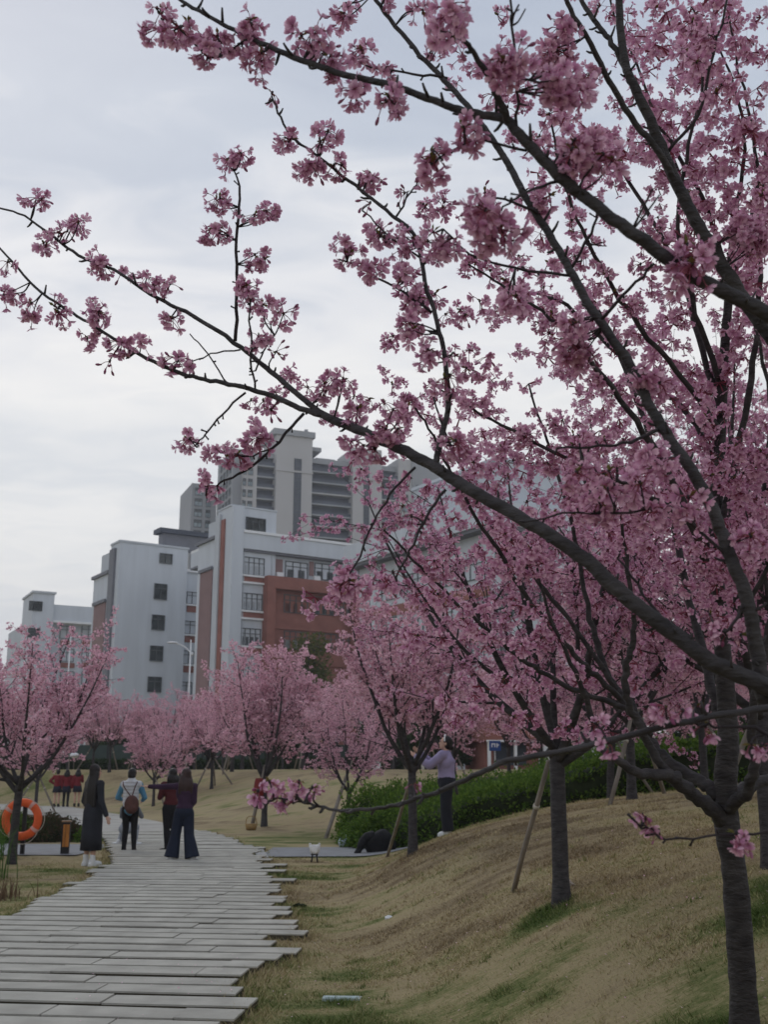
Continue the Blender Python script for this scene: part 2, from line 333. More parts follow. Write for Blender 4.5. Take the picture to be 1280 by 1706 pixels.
# paving stones: staggered rows, ragged ends, each stone its own object
STONE = []
for k in range(8):
    mb = MB(); r2 = np.random.default_rng(50 + k); b = 0.0016
    x0, x1, y0, y1 = -.5, .5, -.5, .5
    top = [(-.5 + b, -.5 + 2 * b), (.5 - b, -.5 + 2 * b), (.5 - b, .5 - 2 * b), (-.5 + b, .5 - 2 * b)]
    V = [(-.5, -.5, 0), (.5, -.5, 0), (.5, .5, 0), (-.5, .5, 0)] + [(-.5, -.5, .8), (.5, -.5, .8), (.5, .5, .8), (-.5, .5, .8)] + [(a, c, 1.0 + r2.uniform(-.02, .02)) for a, c in top]
    mb.add(V, [(0, 1, 5, 4), (1, 2, 6, 5), (2, 3, 7, 6), (3, 0, 4, 7), (4, 5, 9, 8), (5, 6, 10, 9), (6, 7, 11, 10), (7, 4, 8, 11), (8, 9, 10, 11)])
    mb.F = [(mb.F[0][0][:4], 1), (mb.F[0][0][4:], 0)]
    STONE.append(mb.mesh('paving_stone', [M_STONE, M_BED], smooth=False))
ROWS = []; y = 5.6; nst = 0
while y < 29.0:
    d = 0.262 + rng.uniform(-.02, .03); rot = R(np.interp(y, [6, 12, 20, 29], [-6.5, -6, -3, 6])); c = path_c(y); h = path_h(y)
    ragg = np.interp(y, [6, 16, 22, 30], [0.20, 0.20, 0.10, 0.05])
    xl = c - h + rng.uniform(-1, 0.6) * ragg; xr = c + h + rng.uniform(-0.9, 0.9) * ragg
    if rng.random() < .22: xr += rng.uniform(.1, .45) * min(1, ragg * 4)
    ROWS.append((y, d, xl, xr, rot, c)); x = xl
    maxl = 1.0 if y < 16 else 1.7
    while x < xr - 0.08:
        l = min(rng.uniform(.75, 1.35) * maxl, xr - x)
        if xr - x - l < .22: l = xr - x
        mx = x + l / 2; yy = y + d / 2 + (mx - c) * math.tan(rot)
        if nst < 300:
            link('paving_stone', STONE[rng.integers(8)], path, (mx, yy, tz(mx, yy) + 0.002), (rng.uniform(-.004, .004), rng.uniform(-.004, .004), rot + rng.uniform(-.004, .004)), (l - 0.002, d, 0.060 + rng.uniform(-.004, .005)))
            nst += 1
        x += l
    y += d + (rng.uniform(.08, .115) if rng.random() < .97 else rng.uniform(.008, .025))
print('stones', nst, 'last row', y)

# grey cross pavement, left arm and right arm, each with a pale kerb end beside the path
def drape(name, m, xs, y0, y1, dz, parent=None, kind='structure'):
    V = [];
    for x in xs:
        for t in np.linspace(0, 1, 5): 
            yy = y0(x) + t * (y1(x) - y0(x)); V.append((x, yy, tz(x, yy) + dz))
    n = 5; i = np.arange(len(xs) - 1)[:, None] * n; j = np.arange(n - 1)[None, :]
    mb = MB(); mb.add(V, np.stack([i + j, i + n + j, i + n + j + 1, i + j + 1], -1).reshape(-1, 4)); o = one(name, mb, [m]); o['kind'] = kind; return o
drape('pavement', M_ASPH, np.arange(-13, -5.6, .3), lambda x: 21.3 + 0.02 * (x + 6) ** 2, lambda x: 24.4 + 0.03 * (x + 6) ** 2, 0.02)
drape('pavement', M_ASPH, np.arange(-2.3, 3.2, .25), lambda x: 20.9 + 0.05 * (x + 2), lambda x: 23.4 + 0.08 * (x + 2), 0.02)
def kerb(pts, w, h):
    mb = MB(); pts = np.array(pts, float); d = pts[1] - pts[0]; n = np.array([-d[1], d[0]]) / np.linalg.norm(d) * w / 2
    c = [pts[0] - n, pts[1] - n, pts[1] + n, pts[0] + n]; z = max(tz(*p) for p in c)
    mb.add([(p[0], p[1], z - .05) for p in c] + [(p[0], p[1], z + h) for p in c], [(0, 1, 5, 4), (1, 2, 6, 5), (2, 3, 7, 6), (3, 0, 4, 7), (4, 5, 6, 7)])
    o = one('kerb', mb, [M_KERB], smooth=False); o['kind'] = 'structure'
kerb([(-2.18, 20.4), (-2.62, 23.2)], .2, .045); kerb([(-4.78, 20.9), (-5.35, 24.2)], .22, .055)

# mown dry grass: real blades on the near lawn, thinner farther out
def on_stone(x, y):
    res = np.zeros(len(x), bool)
    for (yr, d, xl, xr, rot, c) in ROWS:
        yy = y - (x - c) * math.tan(rot)
        res |= (yy > yr - .008) & (yy < yr + d + .008) & (x > xl - .02) & (x < xr + .012)
        res |= (yy > yr - .06) & (yy < yr + d + .06) & (x > xl + .25) & (x < xr - .25)
    return res
nb = 560000
yb = 4.0 + 17 * rng.random(nb) ** 1.75; xb = rng.uniform(-.42, .46, nb) * yb + .2
k = ~on_stone(xb, yb); xb, yb = xb[k], yb[k]; nb = len(xb)
edge = np.abs(xb - path_c(yb)) - path_h(yb)
hb = rng.uniform(.008, .024, nb) * (1 + 1.1 * (np.abs(edge) < .3) * rng.random(nb)) * (0.8 + 0.4 * vnoise(xb, yb, 1.8, 33)); hb *= 1 + 1.2 * (patch(xb, yb) > .8)
az = rng.uniform(0, 2 * math.pi, nb); wv = rng.uniform(.0016, .0034, nb) * (1 + yb / 14); lean = hb * rng.uniform(.3, 1.9, nb)
zb = terrain(xb, yb) - .004; dx, dy = np.cos(az), np.sin(az); la = az + rng.normal(1.57, .9, nb)
A_ = np.stack([xb - dx * wv, yb - dy * wv, zb], 1); B_ = np.stack([xb + dx * wv, yb + dy * wv, zb], 1); T_ = np.stack([xb + np.cos(la) * lean, yb + np.sin(la) * lean, zb + hb], 1)
mb = MB(); mb.add(np.stack([A_, B_, T_], 1).reshape(-1, 3), np.arange(nb * 3).reshape(-1, 3), 0, np.repeat(patch(xb, yb) + rng.normal(0, .10, nb), 3))
tx, ty = [], []
for (yr, d, xl, xr, rot, c) in ROWS:
    n_ = int(np.interp(yr, [6, 14, 24], [280, 190, 50]))
    for xe, sgn in ((xr, 1), (xl, -1)):
        xx = xe + sgn * (rng.gamma(1.6, .07, n_) - .11); yy = yr + rng.uniform(-.09, d + .02, n_); ok = (sgn * (xx - xe) > 0) | (yy < yr) | (rng.random(n_) < .3); xx, yy = xx[ok], yy[ok]; tx.append(xx); ty.append(yy + (xx - c) * math.tan(rot))
xb = np.concatenate(tx); yb = np.concatenate(ty); nb = len(xb); hb = rng.uniform(.03, .085, nb); az = rng.uniform(0, 6.283, nb); wv = rng.uniform(.002, .004, nb) * (1 + yb / 16); lean = hb * rng.uniform(.3, 1.4, nb); zb = terrain(xb, yb); dx, dy = np.cos(az), np.sin(az); la = rng.uniform(0, 6.283, nb)
A_ = np.stack([xb - dx * wv, yb - dy * wv, zb], 1); B_ = np.stack([xb + dx * wv, yb + dy * wv, zb], 1); T_ = np.stack([xb + np.cos(la) * lean, yb + np.sin(la) * lean, zb + hb], 1)
mb.add(np.stack([A_, B_, T_], 1).reshape(-1, 3), np.arange(nb * 3).reshape(-1, 3), 0, np.repeat(patch(xb, yb) + rng.normal(.06, .16, nb), 3))
# ragged tufts scattered over the slope and round the stems
nt_ = 1500; cx_ = rng.uniform(-4.5, 5.5, nt_); cy_ = 4.6 + 13 * rng.random(nt_) ** 1.5; ok = np.abs(cx_ - path_c(cy_)) > path_h(cy_) + .1; cx_, cy_ = cx_[ok], cy_[ok]
for (a_, b_) in (C_XY, B_XY, D_XY): cx_ = np.append(cx_, a_ + rng.normal(0, .11, 34)); cy_ = np.append(cy_, b_ + rng.normal(0, .11, 34))
xb = np.repeat(cx_, 14) + rng.normal(0, .03, len(cx_) * 14); yb = np.repeat(cy_, 14) + rng.normal(0, .03, len(cx_) * 14); nb = len(xb); hb = rng.uniform(.02, .055, nb); az = rng.uniform(0, 6.283, nb); wv = rng.uniform(.002, .004, nb) * (1 + yb / 16); lean = hb * rng.uniform(.2, 1.3, nb); zb = terrain(xb, yb); dx, dy = np.cos(az), np.sin(az); la = rng.uniform(0, 6.283, nb)
A_ = np.stack([xb - dx * wv, yb - dy * wv, zb], 1); B_ = np.stack([xb + dx * wv, yb + dy * wv, zb], 1); T_ = np.stack([xb + np.cos(la) * lean, yb + np.sin(la) * lean, zb + hb], 1)
mb.add(np.stack([A_, B_, T_], 1).reshape(-1, 3), np.arange(nb * 3).reshape(-1, 3), 0, np.repeat(np.repeat(patch(cx_, cy_) + rng.normal(.08, .16, len(cx_)), 14) + rng.normal(0, .07, nb), 3))
o = one('grass', mb, [M_BLADE], attr='patch'); o['kind'] = 'stuff'

# ------------------------------------------------------------------ buildings
def windowmesh(w, h, mull=2, rail=True, depth=.16, curtain=False, fm=0):
    """window frame with sill (frame mesh) and its pane"""
    f = MB(); t = .07
    f.box(0, w, -.03, depth, 0, t); f.box(0, w, -.03, depth, h - t, h); f.box(0, t, -.03, depth, t, h - t); f.box(w - t, w, -.03, depth, t, h - t)
    for i in range(1, mull + 1): x = w * i / (mull + 1); f.box(x - .035, x + .035, .0, depth - .04, t, h - t)
    if rail: f.box(t, w - t, .005, depth - .05, h * .68, h * .68 + .06)
    p = MB(); p.box(t * .5, w - t * .5, depth - .03, depth + .02, t * .5, h - t * .5)
    if curtain:
        for i in range(curtain): x0 = t + (w - 2 * t) * (i + .15) / curtain; p.box(x0, x0 + (w - 2 * t) / curtain * .62, depth - .06, depth - .032, t, h * .52, 1)
    return f.mesh('window', [M_FRAME], False), p.mesh('pane', [M_GLASS, M_CURT], False)
class Bld:
    def __init__(s, name, label, cat, px, D, theta, base=1.5):
        d = ray(px, 1283); s.D = D; p = C0 + d * D; s.O = np.array([p[0], p[1], base]); s.th = theta; s.base = base
        s.u = np.array([math.cos(theta), math.sin(theta), 0]); s.v = np.array([-math.sin(theta), math.cos(theta), 0])
        s.root = thing(name, label, cat, s.O, theta); s.cache = {}
    def f(s, px, py, off=0.0):              # front face (plane v = off): (u, z) under a pixel
        d = ray(px, py); n = s.v; P = s.O + s.v * off; t = ((P - C0) @ n) / (d @ n); q = C0 + d * t - s.O; return q @ s.u, q[2]
    def s_(s, px, py, off=0.0):             # left side face (plane u = off): (v, z)
        d = ray(px, py); n = s.u; P = s.O + s.u * off; t = ((P - C0) @ n) / (d @ n); q = C0 + d * t - s.O; return q @ s.v, q[2]
    def part(s, name, mb, mats, parent=None, **kw): return one(name, mb, mats, parent or s.root, smooth=False, **kw)
    def box(s, name, m, b, parent=None):
        mb = MB(); mb.box(*b); return s.part(name, mb, [m], parent)
    def win(s, u, z, w, h, v=0.0, mull=1, curtain=0, side=False, rail=True):
        key = (round(w, 1), round(h, 1), mull, curtain, rail)
        if key not in s.cache: s.cache[key] = windowmesh(key[0], key[1], mull, rail, curtain=curtain)
        fm, pm = s.cache[key]
        rot = (0, 0, 0) if not side else (0, 0, -math.pi / 2)
        loc = (u, v - .10, z) if not side else (v - .10, u, z)
        o = link('window', fm, s.root, loc, rot); link('pane', pm, o); return o
    def winpx(s, x0, y0, x1, y1, v=0.0, **kw):
        u0, z1 = s.f(x0, y0, v); u1, _ = s.f(x1, y0, v); _, z0 = s.f(x0, y1, v); return s.win(u0, z0, u1 - u0, z1 - z0, v, **kw)
TH = R(33)
# --- white block with the brown side panel
b = Bld('school_block', 'tall plain white block with small dark square windows and a brown panel on its side', 'building', 178, 128, TH)
u1, ztop = b.f(314, 906); _, zs = b.f(205, 903); uw = b.f(345, 950)[0]; zlow = b.f(320, 951)[1]
b.box('wall', M_WALL, (0, u1, .05, 3.297, 0, zs)); b.box('roof', M_WALLS, (-.12, u1 + .12, -.07, 3.35, zs, zs + .25))
b.box('wing_wall', M_WALL, (u1 + .003, uw + 14, 1.2, 9, 0, zlow)); b.box('wing_cornice', M_TRIM, (u1 + .01, uw + 14, .9, 9, zlow, zlow + .35))
u2, z2 = b.f(265, 897, 3); u3, z3 = b.f(322, 899, 3); b.box('roof_house', M_DTRIM, (u2, u3 + 3, 1.6, 3.2, zs + .25, z2 + .5)); b.box('roof_house_eave', M_TOWR, (u2 - .6, u3 + 3.5, 1.2, 3.6, z2 + .5, z2 + 1.1))
vback = 9.4; zc = b.s_(180, 956)[1]
b.box('side_wall', M_WALL, (0, u1, 3.3, vback, 0, zc)); b.box('side_cornice', M_DTRIM, (-.3, u1, 3.35, vback + .3, zc, zc + .4)); b.box('side_parapet', M_WALLS, (.4, u1 - 1, 3.4, vback - 1.4, zc + .4, zc + 3.0))
b.box('side_panel', M_PANEL, (-.12, -.003, 4.0, vback - 1.0, 0, zc - 3.6)); b.box('panel_lintel', M_DTRIM, (-.35, -.125, 3.8, vback - .8, zc - 3.6, zc - 3.2))
b.box('pilaster', M_DTRIM, (-.3, -.004, 1.2, 3.0, 0, zs - .6))
for q in ((266, 921, 287, 938), (257, 972, 279, 998), (253, 1023, 275, 1049), (250, 1075, 272, 1101), (246, 1127, 269, 1153), (243, 1180, 266, 1206)): b.winpx(*q, mull=1)
for k, q in enumerate(((311, 985, 329, 1006), (307, 1034, 326, 1056), (304, 1084, 323, 1106), (301, 1135, 320, 1157))):
    b.winpx(*q, v=1.2, mull=1); uu0, zz1 = b.f(q[0], q[3] + 3, 1.2); uu1, zz0 = b.f(q[2], q[3] + 15, 1.2)
    b.box('brick_panel', M_REDB, (uu0, uu1, 1.1, 1.195, zz0, zz1)); b.box('sill', M_TRIM, (uu0 - .3, uu1 + .3, .9, 1.097, zz1, zz1 + .22))
tag(b.root, None, None)
# --- white and red teaching block
b = Bld('teaching_block', 'white school building with a projecting red brick bay and rows of wide windows', 'building', 371, 112, TH)
uf = b.f(403, 888)[0]; ut = b.f(461, 850)[0]; zt = b.f(394, 844)[1]; zm = b.f(403, 888)[1]; ue = b.f(640, 920)[0]; zp = b.f(403, 918)[1]
b.box('stair_tower', M_WALL, (0, ut, .03, 3.5, 0, zt)); b.box('tower_roof', M_WALLS, (-.1, ut + .1, -.05, 3.6, zt, zt + .2)); b.box('corner_fin', M_WALL, (.0, uf, -.5, .027, 0, zt - .02))
b.box('wall', M_WALL, (ut + .003, ue, .4, 14, 0, zp)); b.box('lower_wall', M_WALL, (uf + .003, ut, .0, .026, 0, zp))
b.box('parapet', M_WALL, (uf + .003, ue, -.45, 14, zp + .25, zm)); b.box('soffit', M_DTRIM, (uf + .003, ue, -.3, 14, zp, zp + .247)); b.box('coping', M_TRIM, (uf + .003, ue, -.6, 14.1, zm, zm + .3))
zc = b.s_(350, 902)[1]; vb = 8.7
b.box('side_wall', M_WALL, (.02, ut, 3.503, vb, 0, zc)); b.box('side_cornice', M_DTRIM, (-.3, ut, 3.65, vb + .3, zc, zc + .35)); b.box('side_parapet', M_WALLS, (.4, ut - .4, 3.7, vb - 1.8, zc + .353, zt - .7))
b.box('side_panel', M_PANEL, (-.1, .017, 4.4, vb - 1.0, 0, zc - 3.4)); b.box('panel_lintel', M_DTRIM, (-.3, -.103, 4.2, vb - .8, zc - 3.4, zc - 3.05))
b.box('pilaster', M_WALLS, (-.3, -.003, 2.4, 3.5, 0, zt - .5)); b.box('brick_strip', M_REDB, (-.16, -.004, 1.4, 2.3, 0, zt - 1.2)); 
b.winpx(410, 861, 443, 886, mull=2); us = b.f(403, 888)[0]
for q in ((406, 927, 440, 957), (402, 987, 437, 1016), (399, 1046, 434, 1075), (396, 1106, 431, 1135)):
    b.winpx(*q, mull=3, curtain=4); uu0, zz1 = b.f(q[0] - 1, q[3] + 3); uu1, zz0 = b.f(q[2], q[3] + 15)
    b.box('brick_panel', M_REDB, (uu0, uu1, -.12, -.004, zz0, zz1)); b.box('sill', M_TRIM, (uu0 - .3, uu1 + .2, -.3, -.122, zz1, zz1 + .2)); b.box('sill', M_TRIM, (uu0 - .3, uu1 + .2, -.3, -.122, zz0 - .22, zz0 - .02))
ur0, zr1 = b.f(447, 958, -1.2); ur1 = b.f(604, 968, -1.2)[0]; ui, zi = b.f(460, 980, -1.2)
b.box('red_frame', M_REDB, (ur0, ur1, -1.2, .397, zi, zr1)); b.box('red_frame', M_REDB, (ur0, ui, -1.2, .397, 0, zi - .003)); b.box('red_frame', M_REDB, (ur1 - 1, ur1, -1.2, .397, 0, zi - .003)); b.box('red_wall', M_REDB, (ui + .003, ur1 - 1.003, -.3, .396, 0, zi - .004))
for x0, x1 in ((475, 513), (524, 561), (566, 598)): 
    b.winpx(x0, 934 + (x0 - 475) * .06, x1, 962 + (x0 - 475) * .06, v=.4, mull=2, curtain=2)
    for dy in (56, 117): b.winpx(x0 - 2, 934 + dy + (x0 - 475) * .06, x1 - 1, 964 + dy + (x0 - 475) * .06, v=-.3, mull=3, curtain=3)
for x0, x1 in ((457, 470), (515, 522), (562, 566)):
    a0, zz1 = b.f(x0, 931 + (x0 - 457) * .08, .4); a1, zz0 = b.f(x1, 960, .4); b.box('brown_panel', M_PANEL, (a0, a1, .30, .397, zz0, zz1))
for px_, py_ in ((457, 962), (519, 968), (567, 972)):
    a0, z0_ = b.f(px_ + 1, py_ + 1, .4); b.box('air_conditioner', M_TRIM, (a0, a0 + .8, -.15, .27, z0_, z0_ + .6))
b.box('drain_pipe', M_WALLS, (uf + .25, uf + .36, -.14, -.02, 0, zp)); b.box('drain_pipe', M_WALLS, (ut - .5, ut - .39, -.14, -.02, 0, zp))
for zz in (zi - 4.3, zi - 8.1, zi - 11.9): b.box('brick_band', M_REDB, (ui + .01, ur1 - 1.01, -.5, -.303, zz, zz + .35))
# --- white wing coming toward the path, mostly behind blossom
b = Bld('white_wing', 'white building wing behind blossom with a deep overhanging roof edge', 'building', 597, 104, TH)
# u runs right, v back; its long side faces the camera along -v
ze = b.f(601, 930)[1]; Ls = 22
b.box('wall', M_WALL, (0, 14, -Ls, 0, 0, ze - 1.2)); b.box('eave', M_WALL, (-1.4, 15, -Ls - 1, .8, ze - .9, ze + 1.1)); b.box('soffit', M_DTRIM, (-1.2, 14.6, -Ls - .8, .6, ze - 1.2, ze - .903))
va, zt_ = b.s_(690, 818, 5); vb_ = b.s_(832, 806, 5)[0]; b.box('stair_tower', M_WALLS, (5, 18, vb_, va, ze + 1.1, zt_)); b.box('tower_roof', M_WALL, (4.8, 18.2, vb_ - .2, va + .2, zt_, zt_ + .3))
for r in range(5):
    for k in range(6): b.win(-4.2 - k * 4.4, ze - 5.0 - r * 3.7, 2.6, 2.0, 0, mull=2, side=True)
b.box('brick_band', M_REDB, (-.12, -.003, -Ls + 1, -1, ze - 6.6, ze - 5.6)); b.box('brick_band', M_REDB, (-.12, -.003, -Ls + 1, -1, ze - 10.3, ze - 9.3)); b.box('lattice_panel', M_DTRIM, (4.9, 4.997, vb_ + 2, vb_ + 5, ze + 2.0, ze + 3.4))
# --- low white block at the far left
b = Bld('low_block', 'low white block with a square roof tower, behind the left cherry tree', 'building', 33, 150, R(28))
uu, zz = b.f(91, 990); uw, zl = b.f(185, 1013); 
b.box('roof_tower', M_WALL, (0, uu, .03, 8, 0, zz)); b.box('wall', M_WALL, (uu + .003, uw, 2.2, 14, 0, zl - 2.3)); b.box('parapet', M_WALL, (uu + .003, uw, .4, 14, zl - 2.297, zl)); b.box('coping', M_TRIM, (uu + .01, uw, .2, 14, zl - 2.6, zl - 2.3)); b.box('tower_coping', M_WALLS, (-.2, uu + .2, -.2, 8.2, zz, zz + .3))
b.box('side_wall', M_WALLS, (.4, uu, 8.003, 22, 0, zz - 3.5))
b.winpx(48, 1001, 71, 1017, mull=1)
for r in range(6):
    for x0 in (100, 136):
        b.winpx(x0, 1042 + r * 38, x0 + 23, 1064 + r * 38, v=2.2, mull=1); a0, z1 = b.f(x0, 1066 + r * 38, 2.2); a1, z0 = b.f(x0 + 23, 1075 + r * 38, 2.2); b.box('brick_panel', M_REDB, (a0, a1, 2.0, 2.197, z0, z1))
    b.winpx(46, 1046 + r * 38, 66, 1062 + r * 38, mull=1)
# --- beige apartment tower
def tower_windows(b, u, zs, w, h, v=0, side=False, mats=None):
    key = ('t', round(w, 1), h)
    if key not in b.cache:
        m = MB(); m.box(0, w, -.05, .12, 0, .14); m.box(0, w, -.05, .12, h - .14, h); m.box(0, .12, -.05, .12, .14, h - .14); m.box(w - .12, w, -.05, .12, .14, h - .14); m.box(w / 2 - .06, w / 2 + .06, .0, .10, .14, h - .14)
        p = MB(); p.box(.06, w - .06, .10, .16, .07, h * .55); p.box(.06, w - .06, .10, .16, h * .55, h - .07, 1)
        b.cache[key] = (m.mesh('window', [M_FRAME], False), p.mesh('pane', [M_TGL, M_GLASS], False))
    fm, pm = b.cache[key]
    for z in zs:
        o = link('window', fm, b.root, (u, v - .12, z) if not side else (v - .12, u, z), (0, 0, 0) if not side else (0, 0, -math.pi / 2)); link('pane', pm, o)
b = Bld('apartment_tower', 'tall beige apartment tower with dark stacked balconies beyond the school', 'tower', 392, 265, R(22), base=0)
FH = 3.0
def U(px): return b.f(px, 800)[0]
def Z(px, py, v=0): return b.f(px, py, v)[1]
zmain = Z(470, 757); zp1 = Z(490, 729); zroof = zmain
ua = U(400); ub = U(428); uc = U(458); ud = U(518); ue = U(586); uf2 = U(634); ug = U(664); uh = U(686); ui2 = U(735)
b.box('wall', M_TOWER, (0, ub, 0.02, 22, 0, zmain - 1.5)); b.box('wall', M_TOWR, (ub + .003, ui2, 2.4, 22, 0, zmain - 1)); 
b.box('pier', M_TOWER, (uc, ud, -1.0, 12, 0, zp1)); b.box('pier', M_TOWER, (ue, uf2, -1.0, 12, 0, Z(600, 748))); b.box('pier', M_TOWER, (ug, uh, .0, 10, 0, Z(675, 765)))
b.box('roof_cap', M_TOWD, (uc - 1, ud + .6, -1.6, 12.6, zp1, zp1 + 1.6)); b.box('roof_cap', M_TOWD, (ud - 2, ud + 3.2, 1, 12, zp1 - 2.8, zp1 - 1.7)); b.box('roof_post', M_TOWD, (ud - 1.2, ud - .4, 2, 3, zp1 + 1.6, zp1 + 3.4))
b.box('shaded_wing', M_TOWD, (uh + .003, ui2, -.5, 20, 0, Z(710, 768)))  # the wing's shade is put into its colour, darker than the piers
b.box('parapet', M_TOWD, (-.4, ui2, 1.5, 22, zmain - 1, zmain + .4)); b.box('roof_house', M_TOWD, (ud + 4, ue - 2, 8, 14, zmain + .4, zmain + 2.6))
nf = 22; zs_f = [zmain - 3.6 - FH * i for i in range(nf)]
for (x0, x1) in ((ub, uc), (ud, ue), (uf2, ug)):
    for i, z in enumerate(zs_f):
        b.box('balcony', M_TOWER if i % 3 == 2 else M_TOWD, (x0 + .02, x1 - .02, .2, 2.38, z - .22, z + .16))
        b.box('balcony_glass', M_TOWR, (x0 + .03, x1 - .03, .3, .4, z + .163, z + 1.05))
for x0, x1 in ((U(488), U(500)), (U(604), U(613))):
    for i, z in enumerate(zs_f): tower_windows(b, x0, [z + .2], x1 - x0, 2.3, -1.0)
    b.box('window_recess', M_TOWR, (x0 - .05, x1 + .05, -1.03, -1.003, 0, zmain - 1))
for z in (Z(490, 787, -1), Z(490, 905, -1)): b.box('band', M_TOWER, (uc - .2, ud + .2, -1.25, -1.035, z, z + .5)); b.box('band', M_TOWER, (ue - .2, uf2 + .2, -1.25, -1.035, z, z + .5))
for x0, x1 in ((U(404), U(410)), (U(413), U(421)), (U(670), U(680))):
    tower_windows(b, x0, [z for z in zs_f], x1 - x0, 2.0, 0)
tower_windows(b, U(692), zs_f[1:], 2.6, 1.9, -.5); tower_windows(b, U(706), zs_f[1:], 2.0, 1.9, -.5)
zl2 = Z(395, 742)
b.box('side_wing', M_TOWD, (-2.5, -.003, 3, 20, 0, zl2)); 
for vv in (4.6, 8.0, 11.4, 14.8): tower_windows(b, vv + 1.6, [zl2 - 3.4 - FH * i for i in range(nf)], 1.9, 2.1, -2.5, side=True)
b.box('low_wing', M_TOWD, (b.f(319, 830, 20)[0], -2.6, 20, 36, 0, Z(335, 806, 20))); zl3 = Z(335, 806, 20)
tower_windows(b, b.f(319, 830, 20)[0] + .8, [zl3 - 3.4 - FH * i for i in range(18)], 2.2, 2.2, 20); tower_windows(b, -5.6, [zl3 - 3.4 - FH * i for i in range(18)], 1.4, 2.2, 20)
# --- second tower glimpsed through the blossom
b = Bld('apartment_tower', 'grey apartment tower glimpsed through blossom right of the white wing', 'tower', 832, 280, R(10), base=0)
zt = b.f(860, 783)[1]; b.box('wall', M_TOWD, (0, 22, .02, 18, 0, zt)); b.box('pier', M_TOWER, (6, 11, -.8, 12, 0, zt + 1)); b.box('roof_cap', M_TOWR, (-.5, 22.5, -.5, 18.5, zt + 1.003, zt + 2))
for uu in (1.6, 13.0, 17.0): tower_windows(b, uu, [zt - 3.5 - 3 * i for i in range(14)], 2.4, 1.9)
# --- red kiosk and small houses beyond the hedge
b = Bld('kiosk', 'low red brick kiosk with white posts beyond the hedge', 'kiosk', 812, 62, R(14), base=1.5)
b.box('wall', M_REDB, (0, 3.4, .5, 4, 0, 2.6)); b.box('fascia', M_REDB, (-.2, 3.6, -.6, 4.2, 1.75, 3.6)); b.box('trim', M_TRIM, (-.22, 3.62, -.63, -.603, 1.7, 1.8)); b.box('opening', M_TOWR, (.6, 2.6, .45, .497, .4, 1.7))
for uu in (-.1, 1.5, 3.3): b.box('post', M_TRIM, (uu, uu + .16, -.55, -.39, 0, 1.69))
b = Bld('gate_house', 'pale grey lodge between the trees left of the red kiosk', 'building', 745, 74, R(20), base=1.5)
b.box('wall', M_WALLS, (0, 3.2, .02, 5, 0, 5.0)); b.box('roof', M_WALL, (-.3, 3.5, -.3, 5.3, 5.0, 5.35)); b.win(.6, 1.2, 1.2, 1.5, 0, mull=1); b.win(.6, 3.2, 1.2, 1.3, 0, mull=1)
b = Bld('white_house', 'white house with framed windows glimpsed behind the nearest trunk at the right', 'building', 1205, 60, R(8), base=1.2)
b.box('wall', M_WALL, (0, 9, .02, 6, 0, 6.2)); b.box('roof', M_WALLS, (-.4, 9.4, -.4, 6.4, 6.2, 6.7)); b.box('brick_band', M_REDB, (.0, 9, -.05, .017, 1.8, 2.7))
for k in range(5): b.win(.5 + 1.7 * k, 3.1, 1.2, 1.9, 0, mull=1)
b = Bld('blue_shed', 'pale blue grey shed glimpsed between trunks beyond the hedge', 'building', 1000, 58, R(5), base=1.4)
b.box('wall', M_WALLS, (0, 2.6, .02, 4, 0, 2.6)); b.box('roof', M_WALL, (-.2, 2.8, -.3, 4.2, 2.6, 2.85)); b.win(.5, .9, 1.4, 1.1, 0, mull=1)

# ------------------------------------------------------------------ blossom clusters
def rotz_to(d):
    """3x3 whose z axis is d, random spin"""
    d = d / (np.linalg.norm(d) + 1e-9); a = rng.normal(size=3); x = np.cross(a, d); x /= np.linalg.norm(x) + 1e-9; y = np.cross(d, x)
    return np.stack([x, y, d], 1)
def petal_hi(mb, c, Rm, ang, size, cupz, lay):
    """one petal with a notched tip, 6 tris: fan of a cupped outline"""
    pr = np.array([(0.08, 0, 0.0), (0.42, .27, .10), (.76, .37, .16), (.98, .18, .13), (.90, 0, .10), (.98, -.18, .13), (.76, -.37, .16), (.42, -.27, .10), (.55, 0, .05)])
    P = np.stack([pr[:, 0], pr[:, 1], pr[:, 2] * .6 + pr[:, 0] * cupz + lay], 1) * size
    ca, sa = math.cos(ang), math.sin(ang); P = np.stack([P[:, 0] * ca - P[:, 1] * sa, P[:, 0] * sa + P[:, 1] * ca, P[:, 2]], 1)
    mb.add(P @ Rm.T + c, [(8, 0, 1), (8, 1, 2), (8, 2, 3), (8, 3, 4), (8, 4, 5), (8, 5, 6), (8, 6, 7), (8, 7, 0)], 0, np.array([0, .55, .95, 1, .95, 1, .95, .55, .6]))
def flower_hi(mb, c, d, size):
    Rm = rotz_to(d); n = 5; a0 = rng.uniform(0, 6.3); cup = rng.uniform(.15, .75)
    for i in range(n): petal_hi(mb, c, Rm, a0 + i * 2 * math.pi / n + rng.normal(0, .08), size * rng.uniform(.9, 1.08), cup + rng.normal(0, .08), 0)
    if rng.random() < .6:
        for i in range(rng.integers(2, 4)): petal_hi(mb, c, Rm, a0 + .6 + i * 2.1 + rng.normal(0, .2), size * .72, cup + .5, .04)
    # calyx cup and stamens
    k = 5; a = np.arange(k) * 2 * math.pi / k
    V = np.concatenate([np.stack([np.cos(a) * .05, np.sin(a) * .05, np.full(k, -.32)], 1), np.stack([np.cos(a) * .13, np.sin(a) * .13, np.full(k, .06)], 1), [[0, 0, -.42]]]) * size
    f = [(i, (i + 1) % k, k + (i + 1) % k, k + i) for i in range(k)]; mb.add(V @ Rm.T + c, f, 1)
    for i in range(4):
        t = rng.normal(0, .16, 2); tip = np.array([t[0], t[1], .42]) * size; w = size * .018
        mb.add(np.array([[-w, 0, 0], [w, 0, 0], tip]) @ Rm.T + c, [(0, 1, 2)], 2)
